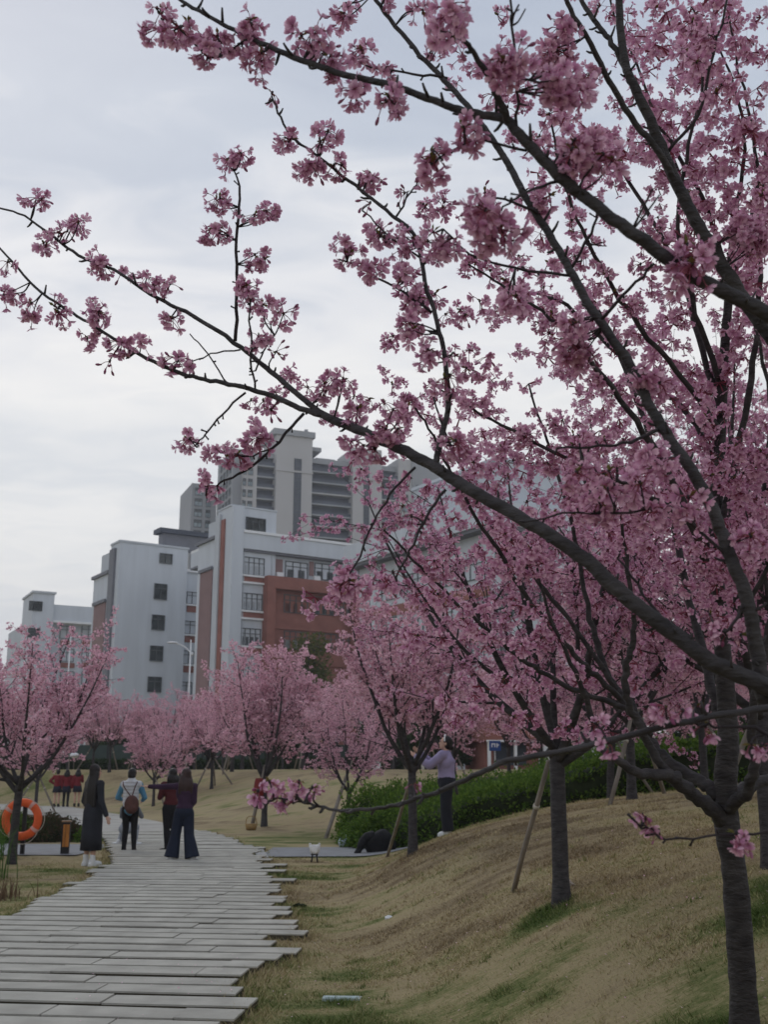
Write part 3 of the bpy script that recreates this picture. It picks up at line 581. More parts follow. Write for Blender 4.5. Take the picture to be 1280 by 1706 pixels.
def pedicel(mb, c, tip, r=.0011):
    mid = (c + tip) / 2 + np.array([0, 0, .004]); mb.tube([c, mid, tip], [r * 1.2, r, r * 1.1], 3, 1, cap=False)
def cluster_hi(seed, n, buds=0, size=.0175, reach=.040):
    global rng
    keep = rng; rng = np.random.default_rng(seed); mb = MB(); o = np.zeros(3)
    for i in range(n + buds):
        d = rng.normal(size=3); d[2] = d[2] * .8 - .55; d /= np.linalg.norm(d); l = reach * rng.uniform(.6, 1.1); tip = d * l; tip[2] -= .006
        pedicel(mb, o, tip)
        f = d * .75 + np.array([0, 0, -.35]) + rng.normal(0, .25, 3)
        if i < n: flower_hi(mb, tip, f, size * rng.uniform(.88, 1.1))
        else:
            Rm = rotz_to(f); mb.ell(tip + f / np.linalg.norm(f) * .006, (.0042, .0042, .0085), 5, 4, 0, Rm); mb.A[-1][:] = .25
            mb.ell(tip, (.0028, .0028, .006), 4, 3, 1, Rm)
    for i in range(rng.integers(1, 4)):
        d = rng.normal(size=3); d[2] = abs(d[2]) * .6 + .1; d /= np.linalg.norm(d); s = np.cross(d, [0, 0, 1]); s /= np.linalg.norm(s) + 1e-9; l = rng.uniform(.012, .026); w = l * .2
        mb.add([o, d * l * .5 + s * w, d * l + [0, 0, -.004], d * l * .5 - s * w], [(0, 1, 2), (0, 2, 3)], 2)
    mb.tube([o + [0, 0, .006], o, o + [0, 0, -.004]], [.003, .004, .002], 5, 3)
    me = mb.mesh('blossom_cluster', [M_PETAL, M_CALYX, M_YLEAF, M_TWIG], True, 'tip'); rng = keep; return me
HI = [cluster_hi(100 + i, 5 + i % 4, buds=i % 3, reach=.034) for i in range(12)]
HISMALL = [cluster_hi(180 + i, 2 + i % 3, buds=i % 3, reach=.024, size=.0165) for i in range(6)]
HIBIG = [cluster_hi(140 + i, 9 + i % 4, buds=2, reach=.042) for i in range(5)]
BUDS = [cluster_hi(160 + i, i % 2, buds=4, reach=.03) for i in range(4)]
def lo_cluster(seed, n, petals, size=.0185, reach=.045):
    r = np.random.default_rng(seed); V = []; Fq = []; A = []; FM = []
    for i in range(n):
        d = r.normal(size=3); d[2] = d[2] * .8 - .5; d /= np.linalg.norm(d); c = d * reach * r.uniform(.45, 1.1); f = d + r.normal(0, .35, 3); f /= np.linalg.norm(f)
        x = np.cross(r.normal(size=3), f); x /= np.linalg.norm(x); y = np.cross(f, x); cup = r.uniform(.2, .8)
        if petals == 5:
            for k in range(5):
                a = k * 1.2566; e = x * math.cos(a) + y * math.sin(a); s = np.cross(f, e); b = len(V)
                V += [c, c + (e * .66 + s * .40 + f * cup * .5) * size, c + (e * 1.0 + f * cup * .85) * size, c + (e * .66 - s * .40 + f * cup * .5) * size]; A += [.25, .9, 1, .9]; Fq.append((b, b + 1, b + 2, b + 3)); FM.append(0)
            b = len(V); w = x * size * .10; w2 = x * size * .22; V += [-w, w, c + w2 - f * size * .12, c - w2 - f * size * .12]; A += [1] * 4; Fq.append((b, b + 1, b + 2, b + 3)); FM.append(1)
        else:
            for k in range(petals):
                e = x if k == 0 else y; s = np.cross(f, e) * .72; b = len(V); tl = r.normal(0, .35, 3)
                V += [c + (e * 1.0 + f * cup * .5) * size, c + (s + tl * .4) * size, c - (e * 1.0 - f * cup * .5) * size, c - (s + tl * .3) * size]; A += [1, 1, 1, 1]; Fq.append((b, b + 1, b + 2, b + 3)); FM.append(0)
            if i % 3 == 0: b = len(V); w = x * size * .14; V += [-w, w, c * .9 + w * 1.5, c * .9 - w * 1.5]; A += [1] * 4; Fq.append((b, b + 1, b + 2, b + 3)); FM.append(1)
    return np.array(V), np.array(Fq), np.array(A), np.array(FM)
LO5 = [lo_cluster(200 + i, 7, 5) for i in range(8)]
LO2 = [lo_cluster(220 + i, 8, 2, .021, .055) for i in range(8)]
def scatter_lo(mb, P, lib, smin=.8, smax=1.3):
    n = len(P); which = rng.integers(0, len(lib), n); an = rng.uniform(0, 6.283, n); sc = rng.uniform(smin, smax, n)
    for w, (V, Fq, A, FM) in enumerate(lib):
        k = np.where(which == w)[0]
        if len(k) == 0: continue
        ca, sa = np.cos(an[k])[:, None], np.sin(an[k])[:, None]
        X = np.stack([V[None, :, 0] * ca - V[None, :, 1] * sa, V[None, :, 0] * sa + V[None, :, 1] * ca, np.broadcast_to(V[None, :, 2], (len(k), len(V)))], -1) * sc[k][:, None, None] + P[k][:, None, :]
        F0, F1 = [(Fq[FM == q][None] + (np.arange(len(k)) * len(V))[:, None, None]).reshape(-1, 4) for q in (0, 1)]; n0 = mb.n; mb.add(X.reshape(-1, 3), F0, 0, np.tile(A, len(k))); mb.F.append((F1 + n0, 1))

# ------------------------------------------------------------------ cherry trees
def unit(v): return v / (np.linalg.norm(v) + 1e-9)
def shoot(p, d, length, r0, r1, step, up=.25, wob=.10, out=None):
    """a branch that wanders a little and turns upward"""
    n = max(3, int(length / step) + 1); P = [np.array(p, float)]; d = unit(np.array(d, float))
    for i in range(n - 1):
        d = unit(d + np.array([0, 0, up * step * 1.6]) + rng.normal(0, wob * step * 3.0, 3)); P.append(P[-1] + d * length / (n - 1))
    return np.array(P), np.linspace(r0, r1, n)
def side_dir(t, ang, bias=None):
    a = rng.normal(size=3) + (bias if bias is not None else 0); s = unit(a - t * (a @ t)); return unit(t * math.cos(ang) + s * math.sin(ang))
def twigs_on(mb, P, r, B, level, length, dens=1.0, start=.22, bias=None, k=5, upb=.18):
    """side branches and spurs on polyline P; collects blossom points in B"""
    seg = np.linalg.norm(np.diff(P, axis=0), axis=1); L_ = np.concatenate([[0], np.cumsum(seg)]); tot = L_[-1]
    def pt(s): return np.array([np.interp(s, L_, P[:, i]) for i in range(3)]), unit(np.array([np.interp(min(s + .04, tot), L_, P[:, i]) - np.interp(max(s - .04, 0), L_, P[:, i]) for i in range(3)])), np.interp(s, L_, r)
    s = tot * start
    if level > 0:
        gap = {2: .20, 1: .17}[level] / dens
        while s < tot * .97:
            p, t, rr = pt(s); l = length * rng.uniform(.45, 1.1) * (1 - .45 * s / tot)
            if l > .10:
                d = side_dir(t, R(rng.uniform(32, 62)), bias); r0 = min(rr * .62, .004 + .009 * l)
                Q, q = shoot(p, d, l, r0, .0016, .09, upb, .16); mb.tube(Q, q, k if level == 2 else 4, 0); twigs_on(mb, Q, q, B, level - 1, length * .45, dens, .12, bias, 4, upb)
            s += gap * rng.uniform(.6, 1.5)
    # spurs with blossom
    s = tot * (start + (.25 if level == 2 else 0))
    while s <= tot:
        p, t, rr = pt(s); d = side_dir(t, R(rng.uniform(50, 100))); e_ = p + d * (rr + rng.uniform(.01, .045)); B.append(e_); mb.tube([p, (p + e_) / 2 + [0, 0, .006], e_], [.003, .0022, .0018], 3, 0, cap=False); s += rng.uniform(.05, .12) / dens if level < 2 else rng.uniform(.10, .22) / dens
    B.append(P[-1])
class Tree: pass
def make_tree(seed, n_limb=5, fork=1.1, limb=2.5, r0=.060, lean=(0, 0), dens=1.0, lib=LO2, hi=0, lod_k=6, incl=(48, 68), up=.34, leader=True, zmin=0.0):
    """returns meshes in local coordinates: trunk, limbs, crown"""
    global rng
    keep = rng; rng = np.random.default_rng(seed); t = Tree(); B = []
    top = np.array([lean[0], lean[1], fork]); TP = bez([(0, 0, -.12), (lean[0] * .35 + rng.normal(0, .012), lean[1] * .35, fork * .45), top, top + [lean[0] * .1, 0, .12]], 4)
    m = MB(); rr = np.linspace(r0 * 1.05, r0 * .88, len(TP)); rr[0] *= 1.55; rr[1] *= 1.22; rr[2] *= 1.06; m.tube(TP, rr, 14, 0, rough=.025); t.trunk = m.mesh('trunk', [M_BARK]); t.limbs = []
    az0 = rng.uniform(0, 6.28)
    for i in range(n_limb + (1 if leader else 0)):
        m = MB(); last = leader and i == n_limb
        az = az0 + i * 2 * math.pi / n_limb + rng.normal(0, .22); inc = R(rng.uniform(*incl)) if not last else R(rng.uniform(3, 14)); h = top + np.array([0, 0, rng.uniform(-.16, .05) if not last else .0])
        d = np.array([math.sin(inc) * math.cos(az), math.sin(inc) * math.sin(az), math.cos(inc)]); l = limb * rng.uniform(.85, 1.12)
        P, r = shoot(h, d, l, r0 * rng.uniform(.55, .68), .005, .14, up if not last else .05, .07); P[0] -= d * .03
        m.tube(P, r, 8, 0); twigs_on(m, P, r, B, 2, limb * .50, dens)
        # a strong secondary limb leaving low on this one
        if rng.random() < .8:
            j = int(len(P) * rng.uniform(.15, .35)); t.limbs.append(m.mesh('limb', [M_BARK])); m = MB(); d2 = side_dir(unit(P[j + 1] - P[j]), R(rng.uniform(25, 45))); Q, q = shoot(P[j], d2, l * rng.uniform(.6, .8), r[j] * .7, .004, .14, up, .07); m.tube(Q, q, 7, 0); twigs_on(m, Q, q, B, 2, limb * .42, dens)
        t.limbs.append(m.mesh('limb', [M_BARK]))
    t.B = np.array(B); t.B = t.B[t.B[:, 2] > zmin]; m = MB(); P = t.B
    if len(P): scatter_lo(m, P, lib)
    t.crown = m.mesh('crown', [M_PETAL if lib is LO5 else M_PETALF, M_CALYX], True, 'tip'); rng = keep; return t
def place_tree(t, label, x, y, rz=0, sc=1.0, group=None, name='cherry_tree', z=None):
    r = thing(name, label, 'tree', (x, y, tz(x, y) if z is None else z), rz, group); r.scale = (sc,) * 3
    link('trunk', t.trunk, r)
    for l in t.limbs: link('limb', l, r)
    c = link('crown', t.crown, r); c['kind'] = 'stuff'; return r

# --- tree A: trunk just outside the frame at the right, long limbs sweeping across the picture
def pxline(rows, per=5, k=1.0):
    """rows (px, py, depth, width_px): world polyline and radii"""
    Q = bez(np.array(rows, float), per); Q[:, 2] *= k; P = np.array([at(a, b, c) for a, b, c, _ in Q]); r = Q[:, 3] / 2 / F * Q[:, 2]; return P, r, Q
A_LIMBS = {
 'low_sweep': [(1345, 1195, 2.22, 40), (1290, 1150, 2.2, 35), (1190, 1105, 2.2, 32), (1130, 1060, 2.22, 31), (1050, 1000, 2.25, 30), (980, 935, 2.3, 28), (900, 880, 2.36, 26), (800, 825, 2.45, 24), (720, 775, 2.55, 22), (650, 740, 2.65, 20), (580, 710, 2.75, 17), (520, 683, 2.85, 14)],
 'upper_fork': [(540, 693, 2.82, 12), (500, 660, 2.87, 11), (440, 610, 2.95, 10), (390, 570, 3.0, 9), (310, 520, 3.1, 8), (250, 490, 3.15, 7), (190, 450, 3.2, 6), (130, 425, 3.25, 6), (90, 395, 3.3, 5), (40, 360, 3.35, 4), (-10, 343, 3.4, 3.5)],
 'lower_fork': [(540, 693, 2.82, 12), (500, 680, 2.86, 11), (440, 655, 2.9, 10), (380, 640, 2.94, 9), (330, 630, 2.98, 8), (290, 618, 3.0, 8), (230, 590, 3.05, 7), (160, 545, 3.1, 6), (110, 515, 3.15, 5.5), (60, 480, 3.2, 5), (10, 425, 3.25, 4), (-15, 400, 3.3, 3.5)],
 'rising': [(725, 778, 2.54, 13), (735, 730, 2.56, 12), (747, 674, 2.58, 11), (742, 602, 2.62, 10), (730, 540, 2.66, 9), (709, 472, 2.7, 8.5), (693, 396, 2.75, 8), (643, 350, 2.8, 7), (580, 300, 2.86, 6.5), (520, 253, 2.9, 5), (482, 223, 2.95, 4.5), (461, 181, 2.98, 4), (453, 160, 3.0, 3)],
 'high_sweep': [(1420, 640, 2.05, 40), (1350, 575, 2.03, 34), (1280, 523, 2.02, 30), (1162, 464, 2.02, 27), (1132, 443, 2.02, 26), (1035, 375, 2.03, 24), (976, 329, 2.05, 23), (930, 291, 2.06, 22), (866, 224, 2.08, 20), (841, 198, 2.1, 18), (795, 190, 2.12, 15), (740, 175, 2.15, 14), (660, 145, 2.2, 13), (560, 120, 2.26, 12), (490, 95, 2.32, 11), (420, 65, 2.38, 9), (370, 40, 2.42, 8), (310, 5, 2.47, 7), (280, -20, 2.5, 6)],
 'high_fork': [(850, 206, 2.09, 15), (828, 156, 2.06, 13), (799, 101, 2.03, 11), (774, 67, 2.0, 9), (752, 30, 1.98, 7), (738, -20, 1.96, 6)],
 'steep': [(1340, 1200, 2.22, 34), (1275, 1160, 2.22, 30), (1262, 1080, 2.22, 28), (1244, 992, 2.22, 26), (1221, 936, 2.24, 25), (1201, 880, 2.26, 24), (1178, 828, 2.28, 23), (1145, 772, 2.3, 22), (1103, 710, 2.34, 21), (1073, 657, 2.37, 20), (1047, 602, 2.4, 19), (1014, 556, 2.43, 18), (971, 490, 2.47, 17), (951, 451, 2.5, 16), (917, 392, 2.54, 15), (879, 333, 2.58, 14), (850, 278, 2.62, 13), (820, 232, 2.65, 12), (786, 186, 2.7, 11), (740, 133, 2.76, 10), (690, 80, 2.82, 9), (640, 20, 2.88, 8), (610, -30, 2.92, 7)],
 'grey_leader': [(1420, 760, 3.0, 34), (1320, 610, 3.0, 29), (1246, 506, 3.0, 27), (1187, 413, 3.0, 25), (1153, 354, 3.0, 24), (1120, 287, 3.0, 22), (1090, 215, 3.0, 20), (1060, 148, 3.0, 18), (1042, 105, 3.0, 16), (1031, 0, 3.02, 14), (1028, -60, 3.03, 12)],
 'grey_fork': [(1066, 160, 3.0, 13), (1027, 84, 3.02, 11), (1001, 46, 3.04, 10), (976, 13, 3.06, 9), (955, -30, 3.08, 8)],
 'thin_fork': [(1125, 300, 2.95, 14), (1099, 253, 2.92, 13), (1061, 207, 2.9, 12), (1014, 131, 2.86, 11), (985, 72, 2.82, 10), (951, 17, 2.8, 9), (935, -30, 2.78, 8)],
 'low_twig': [(1390, 1165, 2.0, 16), (1280, 1180, 1.98, 14), (1180, 1195, 1.97, 13), (1050, 1225, 1.97, 12.5), (950, 1250, 1.98, 12), (860, 1265, 2.0, 11.5), (800, 1288, 2.02, 10.5), (740, 1315, 2.05, 9.5), (690, 1332, 2.07, 8.5), (640, 1345, 2.1, 7.5), (590, 1350, 2.12, 6.5), (540, 1346, 2.14, 5.5), (500, 1336, 2.16, 5), (462, 1330, 2.18, 4), (430, 1346, 2.2, 3), (412, 1335, 2.2, 2)],
}
A_TWIGS = [
 [(393, 568, 3.0, 6.5), (395, 500, 3.0, 6), (393, 440, 3.0, 5.5), (397, 360, 3.02, 5), (400, 310, 3.04, 4), (390, 285, 3.05, 3)],
 [(425, 647, 2.91, 4), (418, 600, 2.9, 4), (415, 510, 2.9, 3)], [(455, 560, 2.98, 3), (440, 585, 2.95, 3), (425, 618, 2.93, 3)],
 [(408, 652, 2.92, 4), (370, 690, 2.9, 3.5), (345, 720, 2.88, 3), (330, 738, 2.88, 2.5)],
 [(505, 688, 2.86, 6), (465, 735, 2.82, 5.5), (420, 775, 2.8, 5), (375, 800, 2.78, 4), (345, 818, 2.77, 3)], [(455, 745, 2.81, 3), (410, 760, 2.8, 3), (360, 748, 2.79, 2)],
 [(690, 780, 2.57, 5), (650, 825, 2.53, 4.5), (622, 870, 2.5, 4), (600, 925, 2.48, 4), (565, 980, 2.46, 3)], [(742, 815, 2.5, 5.5), (710, 860, 2.47, 5), (690, 905, 2.46, 4.5), (660, 962, 2.45, 3.5)],
 [(400, 582, 2.97, 3), (350, 590, 2.98, 2.5), (310, 610, 3.0, 2)], [(385, 645, 2.94, 3), (345, 590, 2.96, 2.5), (315, 555, 2.98, 2)],
 [(1400, 1372, 2.05, 6), (1280, 1385, 2.02, 5), (1200, 1393, 2.0, 4.5), (1115, 1397, 2.0, 4), (1080, 1380, 2.0, 3.5), (1055, 1366, 2.0, 2.5)],
 [(1330, 1260, 2.0, 8), (1260, 1215, 1.98, 7), (1200, 1213, 1.98, 5), (1180, 1205, 1.98, 4)],
 [(720, 520, 2.68, 5), (660, 480, 2.72, 4), (600, 445, 2.75, 3.5), (565, 432, 2.78, 3)], [(700, 430, 2.73, 4), (650, 395, 2.76, 3), (605, 350, 2.79, 2.5)], [(660, 360, 2.79, 4), (685, 320, 2.8, 3), (700, 295, 2.8, 2.5)],
 [(420, 62, 2.38, 5), (350, 95, 2.4, 4), (300, 45, 2.42, 4), (262, 20, 2.43, 3)], [(745, 130, 2.76, 5), (690, 122, 2.74, 4), (620, 112, 2.73, 3), (585, 95, 2.73, 2.5)],
 [(860, 215, 2.09, 6), (862, 130, 2.05, 5), (855, 60, 2.02, 5), (850, -20, 2.0, 4)], [(930, 300, 2.07, 6), (880, 320, 2.0, 5), (845, 340, 1.97, 4), (825, 365, 1.95, 3)], [(880, 250, 2.09, 5), (790, 235, 2.12, 4), (735, 262, 2.12, 3)],
 [(1105, 715, 2.34, 8), (1050, 735, 2.3, 6), (1000, 745, 2.28, 5), (930, 745, 2.26, 4)], [(1000, 535, 2.44, 7), (1050, 480, 2.4, 6), (1090, 440, 2.38, 5)], [(950, 450, 2.5, 6), (985, 390, 2.48, 5), (1000, 340, 2.46, 4)],
 [(1110, 255, 3.0, 6), (1165, 190, 2.98, 6), (1190, 90, 2.96, 5), (1215, -10, 2.95, 4)], [(900, 360, 2.56, 5), (840, 330, 2.5, 4), (800, 345, 2.46, 3)],
 [(960, 460, 2.5, 5), (880, 450, 2.46, 4.5), (800, 430, 2.44, 4), (740, 385, 2.42, 3)], [(1180, 1110, 2.2, 8), (1120, 1050, 2.3, 6), (1075, 990, 2.35, 5), (1030, 930, 2.4, 4)],
 [(1225, 935, 2.24, 6), (1120, 850, 2.24, 4.5), (1050, 855, 2.25, 4), (940, 856, 2.26, 3.5), (880, 870, 2.27, 2.5)], [(1240, 1000, 2.22, 7), (1215, 1050, 2.2, 5), (1190, 1040, 2.2, 4)]]
base = at(1420, 1283, 2.25); AX, AY = base[0] + .04, base[1] + .1
treeA = thing('cherry_tree', 'nearest cherry tree, its long bare limbs sweeping in from outside the right edge', 'tree', (AX, AY, tz(AX, AY)))
OA = np.array(treeA.location); m = MB()
ft = at(1400, 1215, 2.25); l1 = at(1440, 700, 2.35)
tr = bez([(AX, AY, tz(AX, AY) - .1), (AX - .02, AY, .9), (ft[0] + .03, ft[1] + .05, ft[2]), (l1[0], l1[1] + .1, l1[2]), (l1[0] + .1, l1[1] + .2, l1[2] + .9)], 6); m.tube(tr - OA, np.linspace(.075, .028, len(tr)), 14); one('trunk', m, [M_BARK], treeA)
link_pts = {'low_sweep': ft, 'steep': ft, 'high_sweep': l1, 'grey_leader': l1, 'low_twig': ft}
def dense(P, r, k):
    t = np.arange(len(P)); tt = np.linspace(0, len(P) - 1, (len(P) - 1) * k + 1); return np.stack([np.interp(tt, t, P[:, i]) for i in range(3)], 1), np.interp(tt, t, r)
SK = []                                       # skeleton samples (px, py, depth, x, y, z, r)
for nme, rows in A_LIMBS.items():
    P, r, Q = pxline(rows); m = MB()
    if nme in link_pts:
        c = link_pts[nme]; P = np.vstack([[c + np.array([.03, .06, -.03]), (c * .45 + P[0] * .55) + np.array([.02, 0, -.015])], P]); r = np.concatenate([[r[0] * 1.05, r[0] * 1.02], r]); Q = np.vstack([Q[:1], Q[:1], Q])
    P = P + rng.normal(0, .0012, P.shape); P, r = dense(P, r * .88, 3); m.tube(P - OA, r, 11 if r.max() > .01 else 7, rough=.02); Q = np.repeat(Q, 3, 0)[:len(P)]
    for i in range(2, len(P)): SK.append((Q[i][0], Q[i][1], Q[i][2], *P[i], r[i]))
    # knots and spur stubs
    for i in range(6, len(P) - 1, 5):
        if rng.random() < .5:
            d = side_dir(unit(P[i + 1] - P[i]), R(rng.uniform(50, 85))); l = rng.uniform(.008, .03); m.tube([P[i] - OA, P[i] + d * (r[i] + l * .6) - OA, P[i] + d * (r[i] + l) + [0, 0, .004] - OA], [.004, .0032, .0022], 5)
    one('limb', m, [M_BARK], treeA)
for rows in A_TWIGS:
    P, r, Q = pxline(rows, 4); m = MB(); P = P + rng.normal(0, .0018, P.shape); m.tube(P - OA, np.maximum(r, .0016), 6)
    for i in range(len(P)): SK.append((Q[i][0], Q[i][1], Q[i][2], *P[i], r[i]))
    for i in range(1, len(P)):
        if rng.random() < .45:
            d = side_dir(unit(P[i] - P[i - 1]), R(rng.uniform(45, 80))); l = rng.uniform(.008, .022); m.tube([P[i] - OA, P[i] + d * l * .6 - OA, P[i] + d * l - OA], [.0024, .0022, .003], 4)
    one('twig', m, [M_TWIG], treeA)
SK = np.array(SK)
# clusters seen in the photo: (px, py, how many umbels; b = buds)
A_CL = [(62, 340, 2), (130, 375, 2), (78, 415, 3), (170, 440, 3), (240, 472, 1), (278, 478, 2), (290, 540, 2), (50, 512, 2), (92, 530, 2), (15, 503, 2), (10, 450, 1), (165, 528, 3), (150, 575, 2), (200, 580, 2), (235, 578, 1), (185, 612, 'b'), (292, 612, 2), (325, 620, 'b'), (205, 460, 1), (108, 395, 'b'),
 (385, 276, 3), (355, 345, 2), (362, 395, 3), (430, 372, 3), (425, 445, 3), (415, 490, 3), (458, 545, 3), (435, 572, 2), (380, 350, 1), (318, 742, 2), (372, 765, 2), (430, 738, 3), (405, 770, 2), (345, 815, 2), (450, 690, 'b'), (460, 600, 'b'),
 (535, 655, 2), (578, 640, 2), (610, 750, 3), (640, 728, 3), (655, 690, 2), (600, 690, 1), (760, 745, 3), (485, 240, 2), (540, 245, 3), (520, 290, 3), (558, 285, 2), (615, 300, 2), (610, 348, 'b'), (675, 325, 'b'), (700, 300, 'b'), (580, 437, 2), (622, 455, 2), (632, 400, 3), (690, 410, 3), (745, 420, 3), (722, 395, 2), (675, 470, 2), (700, 520, 3), (690, 560, 3), (720, 600, 2), (755, 640, 2), (455, 165, 'b'),
 (270, 30, 2), (300, 55, 3), (340, 95, 2), (365, 70, 2), (420, 45, 2), (440, 100, 3), (410, 80, 2), (520, 62, 3), (540, 95, 3), (500, 70, 1), (650, 170, 3), (640, 120, 2), (590, 160, 2), (600, 92, 2), (570, 15, 3), (650, 5, 2), (690, 20, 2), (758, 55, 3), (745, 25, 3), (735, 85, 2), (850, 112, 4), (925, 90, 4), (930, 150, 4), (935, 55, 3), (965, 240, 3), (950, 260, 3), (720, 262, 3), (772, 230, 2), (815, 365, 4), (825, 400, 3), (895, 345, 2), (960, 580, 5), (958, 545, 3), (1240, 385, 6), (1260, 410, 4), (1160, 430, 4), (1080, 640, 3), (1010, 270, 2), (860, 500, 3),
 (430, 1330, 2), (450, 1318, 2), (470, 1328, 3), (497, 1312, 3), (515, 1322, 2), (490, 1345, 2), (530, 1333, 'b'), (690, 1318, 'b'), (995, 1222, 2), (1010, 1245, 2), (1110, 1192, 3), (1160, 1188, 3), (1140, 1200, 2), (1175, 1222, 3), (1190, 1030, 3), (1212, 1062, 3), (1185, 1050, 2), (1240, 1070, 2), (1255, 1252, 3), (1275, 1245, 2), (1078, 1378, 2), (1088, 1400, 'b'), (1072, 1370, 'b'), (1222, 1393, 2), (1235, 1412, 2),
 (1020, 830, 3), (1060, 810, 2), (1000, 860, 2), (1090, 860, 2), (1150, 860, 2), (960, 800, 2), (1250, 900, 2), (1100, 780, 3), (690, 870, 'b'), (590, 985, 2), (565, 982, 'b'), (660, 965, 'b'), (1180, 60, 3), (1200, 160, 2), (985, 130, 2), (1140, 100, 2), (1085, 330, 2), (880, 180, 1), (1010, 420, 2), (870, 30, 3), (900, 130, 3)]
tw = MB(); na = 0
for k_, (px, py, n) in enumerate(A_CL):
    D2 = (SK[:, 0] - px) ** 2 + (SK[:, 1] - py) ** 2; i = int(np.argmin(D2 + 2500 * (SK[:, 2] > 2.9) * (px > 800))); dp = SK[i, 2]; p0 = SK[i, 3:6]
    for k in range(1 if n == 'b' or py > 1000 else n):
        c = at(px + rng.normal(0, 11 if k else 4), py + rng.normal(0, 10 if k else 3) - 10, dp + rng.uniform(-.05, .05))
        if np.linalg.norm(c - p0) > .015:
            mid = (p0 + c) / 2 + rng.normal(0, .006, 3) + [0, 0, -.004]; tw.tube(bez([p0 - OA, mid - OA, c - OA], 3), np.linspace(.0026, .0017, 7), 4)
        
        if na >= 300: continue
        lib = BUDS if n == 'b' else (HISMALL if py > 1000 else (HIBIG if n >= 4 else HI))
        o = link('blossom_cluster', lib[rng.integers(len(lib))], treeA, c - OA, (rng.normal(0, .35), rng.normal(0, .35), rng.uniform(0, 6.28)), rng.uniform(.85, 1.1) if py < 1000 else (rng.uniform(.8, .95) if n != 'b' else .5)); na += 1
one('spur', tw, [M_TWIG], treeA, kind='stuff')
print('tree A clusters', na)

# --- tree B: trunk in full view at the right edge
zB = tz(*B_XY); treeB = thing('cherry_tree', 'cherry tree at the lower right, its stout trunk forking low into wide curved limbs', 'tree', (B_XY[0], B_XY[1], zB)); OB = np.array(treeB.location)
B_TR = [(1243, 1725, 4.9, 51), (1236, 1600, 4.85, 48), (1224, 1450, 4.8, 45), (1212, 1370, 4.77, 45), (1210, 1290, 4.75, 41), (1214, 1225, 4.74, 37), (1208, 1120, 4.74, 32), (1198, 1000, 4.76, 27), (1192, 900, 4.78, 24), (1200, 745, 4.8, 21), (1207, 600, 4.83, 18), (1216, 480, 4.86, 14), (1224, 330, 4.9, 9)]
P, r, Q = pxline(B_TR, 6, .94); r = r * .92; m = MB(); r[:3] *= [1.25, 1.12, 1.04]; m.tube(P - OB, r, 18, rough=.03); one('trunk', m, [M_BARK], treeB); Bp = []
m = MB(); twigs_on(m, P[26:] , r[26:], Bp, 2, 1.05, 1.0); one('limb', m, [M_BARK], treeB)
